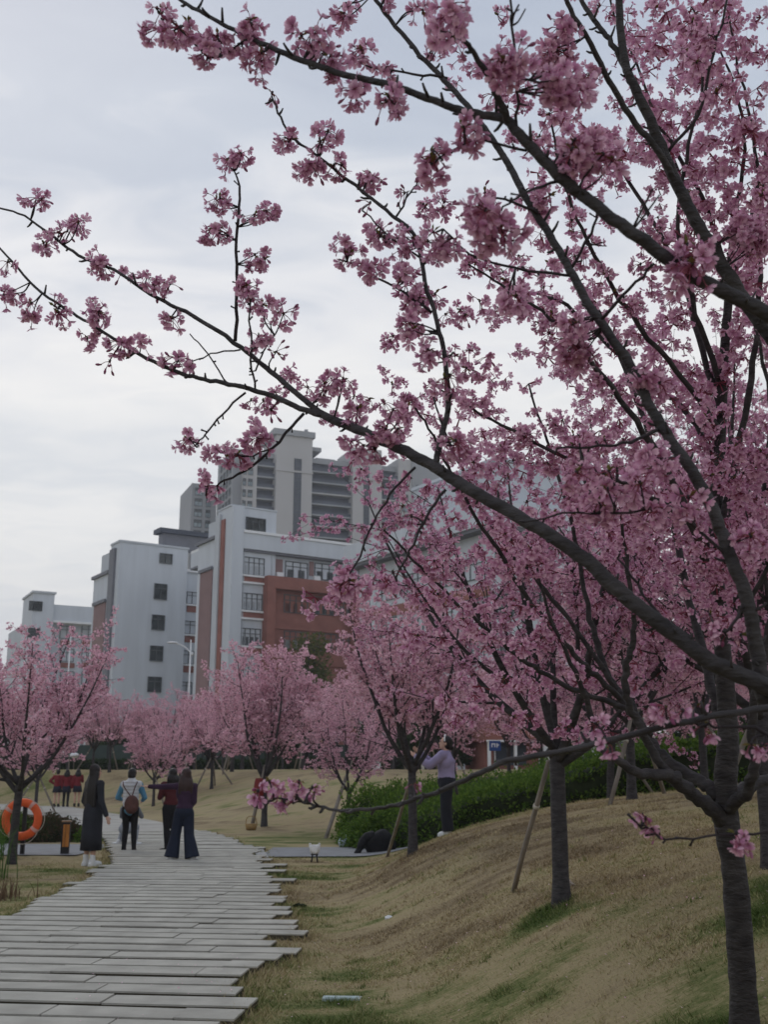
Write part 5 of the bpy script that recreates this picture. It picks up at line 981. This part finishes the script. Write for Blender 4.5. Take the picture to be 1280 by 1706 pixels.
# blue sign beyond the hedge
sg = at(825, 1243, 40); s_ = thing('sign', 'small blue sign with white marks above the hedge', 'sign', (sg[0], sg[1], tz(sg[0], sg[1]))); h = sg[2] - s_.location.z
m = MB(); m.box(-.21, .21, -.02, .02, h - .17, h + .19); one('board', m, [mat('sign_blue', (.03, .075, .25), .5, .05)], s_, smooth=False); m = MB(); m.box(-.025, .025, .022, .07, 0, h + .1); one('post', m, [M_METAL], s_, smooth=False)
m = MB()
for q in ((-.13, -.09, -.04, .10), (-.09, -.02, .06, .10), (-.02, .02, -.04, .10), (.06, .10, -.05, .10), (.10, .15, .02, .06)): m.box(q[0], q[1], -.026, -.022, h + q[2], h + q[3])
one('marking', m, [M_TRIM], s_, smooth=False)
# drain plate, litter, stone
g = ground(570, 1667); o = MB(); o.box(-.135, .135, -.045, .045, -.02, .022); pl = one('ground_plate', o, [mat('plate_teal', (.30, .37, .37), .5, .08, 9)], smooth=False, loc=tuple(g)); pl.rotation_euler = (.02, .0, -.06); tag(pl, 'pale teal plate lying flat in the near grass', 'plate')
m = MB(); m.box(-.115, .115, -.03, .03, .0225, .026); one('inset', m, [mat('plate_inset', (.35, .45, .46), .4, .06, 9)], pl, smooth=False)
def rock(label, px, py, r, mt, name='stone', cat='stone'):
    g = ground(px, py); m = MB(); m.ell((0, 0, r[2] * .5), r, 9, 6); m.V[0] += rng.normal(0, r[0] * .12, m.V[0].shape); o = one(name, m, [mt], loc=tuple(g), smooth=False); tag(o, label, cat)
rock('white scrap of litter on the green patch of the slope', 648, 1531, (.045, .03, .02), M_TRIM, 'litter', 'litter')
rock('pale stone at the foot of the straight staked tree', 946, 1478, (.05, .04, .035), mat('pale_stone', (.38, .33, .28), .9))
rock('dark clod of earth at the right edge of the path', 498, 1512, (.09, .05, .03), M_CORE, 'soil_clod', 'clod')
# white carrier bag standing on a small dark stool by the grey pavement
g = ground(524, 1436); st = thing('folding_stool', 'small dark folding stool under the white bag beside the pavement', 'stool', g)
for sx_ in (-1, 1):
    for sy_ in (-1, 1):
        m = MB(); m.tube([(.075 * sx_, .07 * sy_, -.02), (.05 * sx_, .05 * sy_, .17)], .017, 6); one('leg', m, [M_BLACK], st)
m = MB(); m.box(-.085, .085, -.075, .075, .165, .19); one('seat', m, [M_BLACK], st, smooth=False)
st.scale = (.72,) * 3; bgz = thing('carrier_bag', 'white carrier bag with two upright handles on the small dark stool', 'bag', (g[0], g[1], g[2] + .19 * .72)); bgz.scale = (.72,) * 3; M_BAG = mat('bag_white', (.70, .70, .70), .6, .12, 14, .5, 12)
m = MB(); m.loft([(0, 0, 0, .085, .065), (0, 0, .05, .115, .08), (.005, 0, .12, .125, .08), (0, 0, .19, .14, .06), (0, 0, .21, .12, .05)], 14); m.V[0] += rng.normal(0, .006, m.V[0].shape); one('sack', m, [M_BAG], bgz)
for sx_ in (-1, 1): m = MB(); m.tube(bez([(.12 * sx_, .02, .18), (.135 * sx_, 0, .235), (.10 * sx_, -.01, .24), (.085 * sx_, 0, .19)], 4), .011, 6); one('handle', m, [M_BAG], bgz)
# black coat-like bag slumped at the foot of the slope, small blue bag by the hedge
g = ground(628, 1421); bb = thing('black_bag', 'large black bag slumped at the foot of the slope behind a stake', 'bag', g, .1); M_BCL = mat('black_cloth', (.012, .012, .014), .9, .2, 12, .4, 20)
m = MB(); m.ell((.05, .1, .16), (.32, .2, .26), 16, 10); m.V[0] += .03 * np.sin(m.V[0][:, [1, 2, 0]] * 14); one('sack', m, [M_BCL], bb); m = MB(); m.tube(bez([(-.05, .05, .32), (-.24, 0, .26), (-.34, -.05, .08), (-.42, -.1, -.04)], 4), [.10] * 4 + [.08] * 4 + [.06] * 4 + [.05], 8); one('flap', m, [M_BCL], bb)
g = ground(572, 1411); bs = thing('small_bag', 'small pale blue bag by the dark bush at the far pavement edge', 'bag', g); m = MB(); m.loft([(0, 0, 0, .09, .06), (0, 0, .1, .11, .07), (0, 0, .19, .08, .05)], 12); one('sack', m, [mat('bag_blue', (.40, .47, .55), .7, .15, 9)], bs); m = MB(); m.tube(bez([(-.06, 0, .18), (-.04, 0, .27), (.04, 0, .27), (.06, 0, .18)], 4), .012, 6); one('handle', m, [M_TRIM], bs)
# red cloth and yellow basket at the round tree on the mound
g = np.array([(437 - CX) / F * 30.6, 30.6, 0]); g[2] = tz(g[0], g[1]); rc = thing('red_cloth', 'red cloth tied round the trunk of the round cherry tree on the mound', 'cloth', (g[0], g[1] + .12, g[2])); m = MB(); m.loft([(0, 0, .75, .12, .12), (0, 0, 1.0, .15, .13), (.01, 0, 1.2, .14, .13), (0, 0, 1.32, .10, .10)], 12); one('wrap', m, [mat('red_cloth', (.16, .02, .02), .8, .2, 9)], rc); m = MB(); m.tube([(-.08, -.1, 1.0), (-.12, -.14, .8), (-.11, -.13, .62)], [.03, .05, .03], 6); one('loose_end', m, [MATS['red_cloth']], rc)
ba = thing('basket', 'small yellow basket on the grass below the red cloth', 'basket', (g[0] - .1, g[1] - .6, tz(g[0] - .1, g[1] - .6))); m = MB(); m.loft([(0, 0, 0, .13, .10), (0, 0, .16, .17, .13)], 14); one('bowl', m, [mat('basket_yellow', (.26, .17, .07), .8, .2, 14)], ba); m = MB(); m.tube(bez([(-.15, 0, .15), (-.1, 0, .33), (.1, 0, .33), (.15, 0, .15)], 4), .012, 6); one('handle', m, [MATS['basket_yellow']], ba)
# white crate far on the crest
x, y = (625 - CX) / F * 58, 58; cr_ = thing('crate', 'white crate on the crest of the mound far behind', 'crate', (x, y, tz(x, y))); m = MB(); m.box(-.3, .3, -.2, .2, 0, .36); one('body', m, [M_TRIM], cr_, smooth=False); m = MB(); m.box(-.33, .33, -.23, .23, .363, .41); one('lid', m, [M_METAL], cr_, smooth=False)

# ------------------------------------------------------------------ people
M_SKIN = mat('skin', (.50, .31, .235), .6, .06, 8); M_HAIR = mat('hair_black', (.014, .011, .011), .5, .25, 40, stretch=(1, 1, .1)); M_HAIRB = mat('hair_brown', (.035, .018, .016), .5, .25, 40, stretch=(1, 1, .1)); M_SHOE = mat('shoe_white', (.62, .63, .64), .7, .08, 12)
def cloth(n, c): return mat(n, c, .9, .16, 6, .35, 14)
def remeshed(name, mb, vox, mats, smooth=2):
    o = link(name + '_tmp', mb.mesh(name, [])); r_ = o.modifiers.new('r', 'REMESH'); r_.mode = 'VOXEL'; r_.voxel_size = vox; r_.use_smooth_shade = True
    s2 = o.modifiers.new('s', 'SMOOTH'); s2.iterations = smooth; s2.factor = .5
    bpy.context.view_layer.update(); me = bpy.data.meshes.new_from_object(o.evaluated_get(bpy.context.evaluated_depsgraph_get())); bpy.data.objects.remove(o); me.name = name
    me.materials.clear(); [me.materials.append(q) for q in mats]; return me
V3 = lambda *a: np.array(a, float)
def joints(H, **kw):
    s = H / 1.62; J = dict(head=V3(0, .01, 1.505), neck=V3(0, -.005, 1.36), chest=V3(0, 0, 1.19), waist=V3(0, 0, 1.02), pelvis=V3(0, -.005, .88),
        shL=V3(-.165, 0, 1.31), shR=V3(.165, 0, 1.31), elL=V3(-.215, -.03, 1.03), elR=V3(.215, -.03, 1.03), wrL=V3(-.225, .03, .80), wrR=V3(.225, .03, .80),
        hipL=V3(-.085, 0, .84), hipR=V3(.085, 0, .84), knL=V3(-.09, .015, .46), knR=V3(.09, .015, .46), anL=V3(-.09, -.02, .075), anR=V3(.09, -.02, .075))
    J = {k: v * s for k, v in J.items()}; J.update({k: np.array(v, float) * s for k, v in kw.items()}); J['s'] = s; return J
def hand(mb, wr, el, s, side):
    d = unit(wr - el); a = np.array([1.0, 0, 0]) if abs(d[0]) < .8 else np.array([0, 0, 1.0]); w = unit(np.cross(d, np.cross(a, d)) ) if False else unit(a - d * (a @ d)); w = unit(np.cross(d, w)); n = np.cross(d, w)
    pc = wr + d * .045 * s; mb.cap(wr - d * .01 * s, wr + d * .02 * s, .024 * s, .026 * s, 8)
    mb.ell(pc, np.array([.015, .036, .046]) * s, 10, 6, 0, np.stack([n, w, d], 1))
    for i, l in enumerate((.058, .068, .064, .050)):
        b = pc + d * .036 * s + w * (-.027 + .018 * i) * s; t1 = b + (d * .55 + n * .12 * side) * l * s; mb.cap(b, t1, .0088 * s, .0082 * s, 6); mb.cap(t1, t1 + unit(d + n * .55 * side) * l * .45 * s, .0082 * s, .0072 * s, 6)
    b = pc - w * .030 * s - d * .015 * s; t1 = b + unit(d - w * .9) * .032 * s; mb.cap(b, t1, .0105 * s, .0095 * s, 6); mb.cap(t1, t1 + unit(d * 1.2 - w * .2) * .026 * s, .0095 * s, .008 * s, 6)
def head_rot(yaw, tilt=0): 
    return np.array(Matrix.Rotation(yaw, 3, 'Z') @ Matrix.Rotation(tilt, 3, 'X'))
def body_mesh(J, vox, hy=0.0, ht=0.0):
    s = J['s']; m = MB(); Hc = J['head']; Rm = head_rot(hy, ht)
    hp = lambda x, y, z: Hc + Rm @ (V3(x, y, z) * s)
    m.ell(hp(0, -.008, .022), np.array([.074, .092, .094]) * s, 16, 12, 0, Rm); m.ell(hp(0, .028, -.045), np.array([.056, .060, .066]) * s, 14, 10, 0, Rm); m.ell(hp(0, .062, -.088), np.array([.026, .022, .022]) * s, 10, 6, 0, Rm)
    m.cap(hp(0, .085, .012), hp(0, .101, -.024), .009 * s, .014 * s, 8); m.cap(hp(-.022, .078, -.062), hp(.022, .078, -.062), .009 * s, .009 * s, 8)
    for q in (-1, 1): m.ell(hp(.075 * q, -.005, -.008), np.array([.011, .022, .032]) * s, 8, 6, 0, Rm)
    m.cap(J['neck'] - [0, 0, .03 * s], Hc + Rm @ (V3(0, -.015, -.06) * s), .052 * s, .047 * s, 10)
    m.cap(J['neck'] - [0, 0, .045 * s], J['chest'] + [0, 0, .03 * s], .07 * s, .125 * s, 14); m.ell(J['chest'], np.array([.145, .098, .17]) * s, 16, 10); m.cap(J['chest'] - [0, 0, .05 * s], J['waist'], .115 * s, .105 * s, 14); m.cap(J['waist'], J['pelvis'], .105 * s, .125 * s, 14); m.ell(J['pelvis'] - [0, .005, .01 * s], np.array([.158, .118, .12]) * s, 16, 10)
    for q, w in (('L', -1), ('R', 1)):
        m.cap(J['neck'] - [0, 0, .06 * s], J['sh' + q], .05 * s, .052 * s, 10); m.cap(J['sh' + q], J['el' + q], .047 * s, .036 * s, 10); m.cap(J['el' + q], J['wr' + q], .037 * s, .024 * s, 10); hand(m, J['wr' + q], J['el' + q], s, w)
        m.cap(J['hip' + q], J['kn' + q], .082 * s, .053 * s, 12); k = J['kn' + q]; a = J['an' + q]; m.cap(k, k * .62 + a * .38 - [0, .012 * s, 0], .052 * s, .052 * s, 10); m.cap(k * .62 + a * .38 - [0, .012 * s, 0], a, .051 * s, .034 * s, 10)
        fy = J.get('foot' + q, V3(0, 1, 0)); m.cap(a - [0, 0, .03 * s], a + unit(fy) * .12 * s - [0, 0, .045 * s], .036 * s, .028 * s, 10)
    return remeshed('body', m, vox, [M_SKIN])
def person(label, loc, rz, J, vox, hy=0, ht=0, group=None):
    r_ = thing('person', label, 'person', loc, rz, group); link('body', body_mesh(J, vox, hy, ht), r_); s = J['s']
    if vox < .012:
        for q in (-1, 1):
            m = MB(); m.ell((0, 0, 0), np.array([.013, .006, .008]) * s, 8, 6); o = one('eye', m, [M_BLACK], r_); Rm = head_rot(hy, ht); o.location = tuple(J['head'] + Rm @ (V3(.030 * q, .080, .012) * s)); o.rotation_euler = (ht, 0, hy)
        m = MB(); m.ell((0, 0, 0), np.array([.022, .006, .006]) * s, 8, 6); o = one('mouth', m, [mat('lips', (.35, .12, .11), .6)], r_); o.location = tuple(J['head'] + head_rot(hy, ht) @ (V3(0, .086, -.060) * s)); o.rotation_euler = (ht, 0, hy)
    return r_
def top_(r_, J, m_, vox, hem=.80, puff=.016, sleeves=True, name='top', wrist=.92):
    s = J['s']; m = MB(); p = puff
    m.cap(J['neck'] - [0, 0, .05 * s], J['chest'] + [0, 0, .03 * s], (.062 + p) * s, (.130 + p) * s, 16); m.ell(J['chest'], np.array([.150 + p, .104 + p, .175]) * s, 18, 10); m.cap(J['chest'] - [0, 0, .05 * s], J['waist'], (.118 + p) * s, (.110 + p) * s, 16); e_ = J['waist'] + (J['pelvis'] - J['waist']) * hem; m.cap(J['waist'], e_, (.110 + p) * s, (.128 + p) * s, 16); m.ell(e_, np.array([.150 + p, .118 + p, .07]) * s, 16, 8)
    for q in 'LR':
        m.cap(J['neck'] - [0, 0, .06 * s], J['sh' + q], (.052 + p) * s, (.056 + p) * s, 10)
        if sleeves: m.cap(J['sh' + q], J['el' + q], (.050 + p) * s, (.042 + p) * s, 10); m.cap(J['el' + q], J['el' + q] + (J['wr' + q] - J['el' + q]) * wrist, (.042 + p) * s, (.030 + p) * s, 10)
    return link(name, remeshed(name, m, vox, [m_]), r_)
def trousers(r_, J, m_, vox, flare=0.0, puff=.012, name='trousers', end=.97):
    s = J['s']; m = MB(); p = puff; m.cap(J['waist'] - [0, 0, .03 * s], J['pelvis'], (.112 + p) * s, (.130 + p) * s, 16); m.ell(J['pelvis'] - [0, .005, .01 * s], np.array([.160 + p, .122 + p, .12]) * s, 16, 10)
    for q in 'LR':
        k = J['kn' + q]; a = J['an' + q]; e_ = k + (a - k) * end; m.cap(J['hip' + q], k, (.085 + p) * s, (.056 + p + flare * .45) * s, 12)
        if flare:
            n_ = 12; t = np.linspace(0, 1, n_); m.tube(k + (e_ - k) * t[:, None], (.056 + p + flare * (.45 + .75 * t)) * s, 18)
        else: m.cap(k, k * .6 + e_ * .4 - [0, .012 * s, 0], (.055 + p) * s, (.054 + p) * s, 10); m.cap(k * .6 + e_ * .4 - [0, .012 * s, 0], e_, (.054 + p) * s, (.038 + p) * s, 10)
    return link(name, remeshed(name, m, vox, [m_]), r_)
def skirt(r_, J, m_, rings, name='skirt', k=28):
    s = J['s']; m = MB(); m.loft([tuple(v * s for v in q) for q in rings], k); V = m.V[0]; a = np.arctan2(V[:, 1], V[:, 0]); z = V[:, 2]; t = 1 - (z - z.min()) / (z.max() - z.min() + 1e-9); f = 1 + .035 * t * np.sin(a * 9 + .7); V[:, 0] *= f; V[:, 1] *= f; return one(name, m, [m_], r_)
def shoes(r_, J, m_, big=1.0):
    s = J['s']
    for q in 'LR':
        a = J['an' + q]; d = unit(J.get('foot' + q, V3(0, 1, 0))); m = MB(); w = np.cross(d, [0, 0, 1]); Rm = np.stack([w, d, V3(0, 0, 1)], 1); c = a + d * .055 * s - [0, 0, .035 * s]
        m.ell(c, np.array([.046, .125, .045]) * s * big, 12, 8, 0, Rm); m.cap(a - [0, 0, .03 * s], a + [0, 0, .03 * s], .048 * s * big, .045 * s * big, 10); m.ell(c - [0, 0, .03 * s], np.array([.050, .130, .016]) * s * big, 12, 6, 0, Rm)
        link('shoe', remeshed('shoe', m, .010, [m_]), r_)
def hair(r_, J, m_, length, vox=.012, hy=0, ht=0, width=.085, bun=None, front=False):
    s = J['s']; m = MB(); Rm = head_rot(hy, ht); hp = lambda x, y, z: J['head'] + Rm @ (V3(x, y, z) * s)
    m.ell(hp(0, -.024, .034), np.array([.088, .094, .098]) * s, 16, 12, 0, Rm); m.ell(hp(0, -.045, -.02), np.array([.082, .070, .085]) * s, 14, 10, 0, Rm)
    if length > .1:
        n_ = 7
        for i, x in enumerate(np.linspace(-1, 1, 7)):
            p = hp(x * .070, -.055 + .035 * abs(x), -.01); e_ = J['head'] + V3(x * (width + .02), -.085 - .03 * (1 - abs(x)), -length * (1 - .10 * abs(x))) * s; m.tube(bez([p, (p + e_) / 2 + V3(x * .02, -.035, .02) * s, e_], 4), np.linspace(.045, .022, 9) * s, 8)
    if bun is not None: m.ell(hp(*bun), np.array([.04, .04, .045]) * s, 10, 8)
    return link('hair', remeshed('hair', m, vox, [m_], 1), r_)
def on(px, py): g_ = ground(px, py); return g_
# 1 woman in a long black dress, back turned
g = on(149, 1443); J = joints(1.66, elR=(.24, -.02, 1.03), wrR=(.31, .05, .80), wrL=(-.19, .14, .86)); P_ = person('woman with waist-long black hair in a long black dress, back turned, left of the path', g, -.7, J, .010, hy=-.15)
MC = cloth('dress_black', (.022, .023, .03)); top_(P_, J, MC, .013, name='dress_top', puff=.014); skirt(P_, J, MC, [(0, 0, .25, .178, .17), (0, 0, .5, .172, .16), (0, 0, .72, .178, .155), (0, 0, .88, .178, .145), (0, 0, 1.0, .138, .118), (0, 0, 1.06, .130, .110)]); shoes(P_, J, M_SHOE, 1.12); hair(P_, J, M_HAIR, .62, width=.12)
m = MB()
for q in 'LR': m.cap(J['an' + q] - [0, 0, .0], J['an' + q] + [0, 0, .09], .046, .046, 10)
one('sock', m, [M_SHOE], P_); 
# 2 person in the white quilted vest with a brown backpack
g = on(213, 1421); J = joints(1.60, elL=(-.27, .04, 1.06), wrL=(-.22, .22, 1.02), elR=(.27, .02, 1.06), wrR=(.20, .20, 1.0), knL=(-.075, .02, .46), anL=(-.085, -.03, .075), knR=(.09, .02, .46), anR=(.11, -.01, .075)); P_ = person('person in a white quilted vest and blue sleeves on the path, back turned', g, .05, J, .011, ht=-.15)
top_(P_, J, cloth('shirt_blue', (.085, .22, .33)), .014, hem=1.25, puff=.012, name='shirt'); VST = cloth('vest_white', (.52, .53, .55)); m = MB(); s = J['s']
for i, z in enumerate(np.linspace(.90, 1.36, 8)): m.ell(V3(0, -.005, z) * s, np.array([.168 - .03 * (i > 6) - .012 * (i < 1), .148 - .02 * (i > 6), .062]) * s, 18, 8)
m.cap(V3(0, -.02, 1.36) * s, V3(0, -.02, 1.43) * s, .085 * s, .075 * s, 12)
for q in 'LR': m.ell(J['sh' + q] * [.92, 1, 1], np.array([.075, .085, .08]) * s, 12, 8)
link('vest', remeshed('vest', m, .014, [VST], 1), P_); trousers(P_, J, cloth('leggings_black', (.012, .012, .014)), .012, puff=.006); shoes(P_, J, cloth('boot_black', (.014, .013, .014)), 1.05); hair(P_, J, M_HAIR, 0, ht=-.15)
BR = mat('leather_brown', (.085, .035, .028), .6, .2, 10); m = MB(); m.ell(V3(.055, -.205, .93) * s, np.array([.15, .075, .185]) * s, 16, 12); m.ell(V3(.055, -.25, .86) * s, np.array([.10, .05, .09]) * s, 12, 8); bp_ = link('backpack', remeshed('backpack', m, .014, [BR], 2), None, tuple(g), (0, 0, .05)); tag(bp_, 'brown leather backpack worn low over the white quilted vest', 'backpack')
for sx_, ex in ((-1, -.155), (1, .13)): m = MB(); m.tube(bez([V3(ex, -.09, 1.37) * s, V3(ex * .8, -.168, 1.28) * s, V3(.03 + .03 * sx_, -.185, 1.12) * s, V3(.05, -.20, 1.06) * s], 4), .011, 6); one('strap', m, [BR], bp_)
# 3 woman pointing left
g = on(303, 1437); J = joints(1.60, shL=(-.15, .05, 1.31), elL=(-.40, .16, 1.30), wrL=(-.64, .20, 1.305), elR=(.17, -.02, 1.04), wrR=(.10, .14, .92), knL=(-.13, .06, .46), anL=(-.19, .02, .075), knR=(.10, -.02, .46), anR=(.17, -.08, .075), footL=(-.6, 1, 0), footR=(.5, .6, 0)); P_ = person('woman with brown hair, plum top and wide blue trousers, arm stretched out pointing left', g, .25, J, .010, hy=.6)
top_(P_, J, cloth('top_plum', (.038, .018, .040)), .013, hem=.55, puff=.010); trousers(P_, J, cloth('trousers_navy', (.014, .019, .036)), .013, flare=.055, puff=.012); shoes(P_, J, M_SHOE); hair(P_, J, M_HAIRB, .36, hy=.6, width=.085)
# 4 person half hidden behind the pointing woman
g = on(281, 1420); J = joints(1.60, elL=(-.22, .06, 1.06), wrL=(-.10, .22, 1.10), knL=(-.06, .03, .46), anL=(-.05, -.01, .075), elR=(.22, .06, 1.06), wrR=(.08, .22, 1.10), footL=(-1, .3, 0)); P_ = person('person in a red top and slim black trousers half hidden behind the pointing woman', g, .5, J, .011, hy=.4)
top_(P_, J, cloth('top_red', (.07, .013, .016)), .014, hem=.5, puff=.014); trousers(P_, J, MATS['leggings_black'], .013, puff=.01); shoes(P_, J, MATS['boot_black']); hair(P_, J, M_HAIR, .2, hy=.4)
# 5 person kneeling in front of the white vest
g = on(212, 1410); J = joints(1.58, pelvis=(0, -.16, .40), waist=(0, -.06, .52), chest=(0, .04, .68), neck=(0, .1, .84), head=(0, .15, .98), shL=(-.16, .08, .78), shR=(.16, .08, .78), elL=(-.22, .26, .62), elR=(.22, .26, .62), wrL=(-.08, .40, .78), wrR=(.08, .40, .78), hipL=(-.09, -.14, .37), hipR=(.09, -.14, .37), knL=(-.13, .22, .42), knR=(.13, .20, .40), anL=(-.19, -.02, .075), anR=(.17, -.05, .075), footL=(-1, .25, 0), footR=(1, .3, 0)); P_ = person('person crouching on the path in pale jeans and white shoes, hidden behind the white vest', g, .0, J, .011)
top_(P_, J, cloth('top_grey', (.16, .17, .19)), .014, puff=.012); trousers(P_, J, cloth('jeans_pale', (.29, .31, .34)), .013, puff=.012); shoes(P_, J, M_SHOE, 1.15); hair(P_, J, M_HAIR, .15)
# 6 woman in lavender reaching into the blossom
g = np.array([1.045, 18.6, tz(1.045, 18.6) - .02]); J = joints(1.62, shL=(-.15, .06, 1.31), shR=(.15, .04, 1.31), elL=(-.18, .27, 1.14), wrL=(-.12, .50, 1.29), elR=(.17, .25, 1.17), wrR=(.05, .46, 1.36)); P_ = person('woman in a lavender sweatshirt and dark trousers reaching up into the blossom beside the hedge', g, R(84), J, .010, hy=.1, ht=.22)
top_(P_, J, cloth('sweat_lavender', (.29, .25, .39)), .014, hem=1.0, puff=.030); trousers(P_, J, cloth('trousers_dark', (.016, .017, .024)), .013, puff=.030, flare=.008); shoes(P_, J, M_SHOE); hair(P_, J, M_HAIR, 0, hy=.1, ht=.22, bun=(0, -.115, -.05)); m = MB(); m.tube(bez([J['head'] + V3(-.088, .01, .03), J['head'] + V3(-.06, .005, .115), J['head'] + V3(0, 0, .142), J['head'] + V3(.06, .005, .115), J['head'] + V3(.088, .01, .03)], 4), .012, 6); one('hairband', m, [M_TRIM], P_)
# 7-9 three girls in red jackets and dark skirts
RD = cloth('jacket_red', (.15, .016, .022)); NV = cloth('skirt_navy', (.016, .016, .028))
for k, (px, lab, kw) in enumerate(((104, 'girl in a red jacket and dark skirt, hand on hip, left of the three', dict(elL=(-.34, -.02, 1.12), wrL=(-.17, .04, 1.0))), (119, 'girl in a red jacket and black tights, middle of the three', dict(elL=(-.2, .08, 1.08), wrL=(-.12, .22, 1.14))), (137, 'girl in a red jacket and dark skirt, beside the black-dressed woman', dict(elR=(.2, .1, 1.08), wrR=(.1, .25, 1.15))))):
    D = 49.5; x = (px - CX) / F * D * .985; J = joints(1.60, **kw); P_ = person(lab, (x, D, tz(x, D) + .03), .1 * k, J, .016, group='girls in red jackets on the far path'); top_(P_, J, RD, .018, puff=.022, hem=.6, name='jacket'); skirt(P_, J, NV, [(0, 0, .62, .215, .18), (0, 0, .80, .185, .155), (0, 0, .98, .142, .12)], k=20); shoes(P_, J, MATS['boot_black'], 1.15); hair(P_, J, M_HAIR, .22 if k else .1, .016)
    if k == 1: trousers(P_, J, MATS['leggings_black'], .016, puff=.006, name='tights')
# far strollers
for k, (px, D, lab) in enumerate(((355, 60, 'figure in black standing beside the stakes of a far cherry tree'), (513, 57, 'far stroller in black behind the mound, left of two'), (536, 58, 'far stroller in black mid-stride behind the mound'), (561, 60, 'far stroller in dark clothes behind the slim leaning tree'), (232, 72, 'distant figure in dark clothes at the far hedge'))):
    x = (px - CX) / F * D; J = joints(1.64, knL=(-.09, .16, .48), anL=(-.1, .22, .10), anR=(.1, -.22, .10)); P_ = person(lab, (x, D, tz(x, D) - .02), [0, 1.2, -1.3, .6, 2.0][k], J, .02, group=None); top_(P_, J, MATS['black_cloth'], .022, puff=.02, name='coat'); trousers(P_, J, MATS['leggings_black'], .022, puff=.01); hair(P_, J, M_HAIR, .12, .02)

tri = 0
for me in bpy.data.meshes: tri += sum(len(p.vertices) - 2 for p in me.polygons) if len(me.polygons) < 2000 else int(len(me.loops) - 2 * len(me.polygons))
print('unique triangles', tri, 'objects', len(bpy.data.objects))
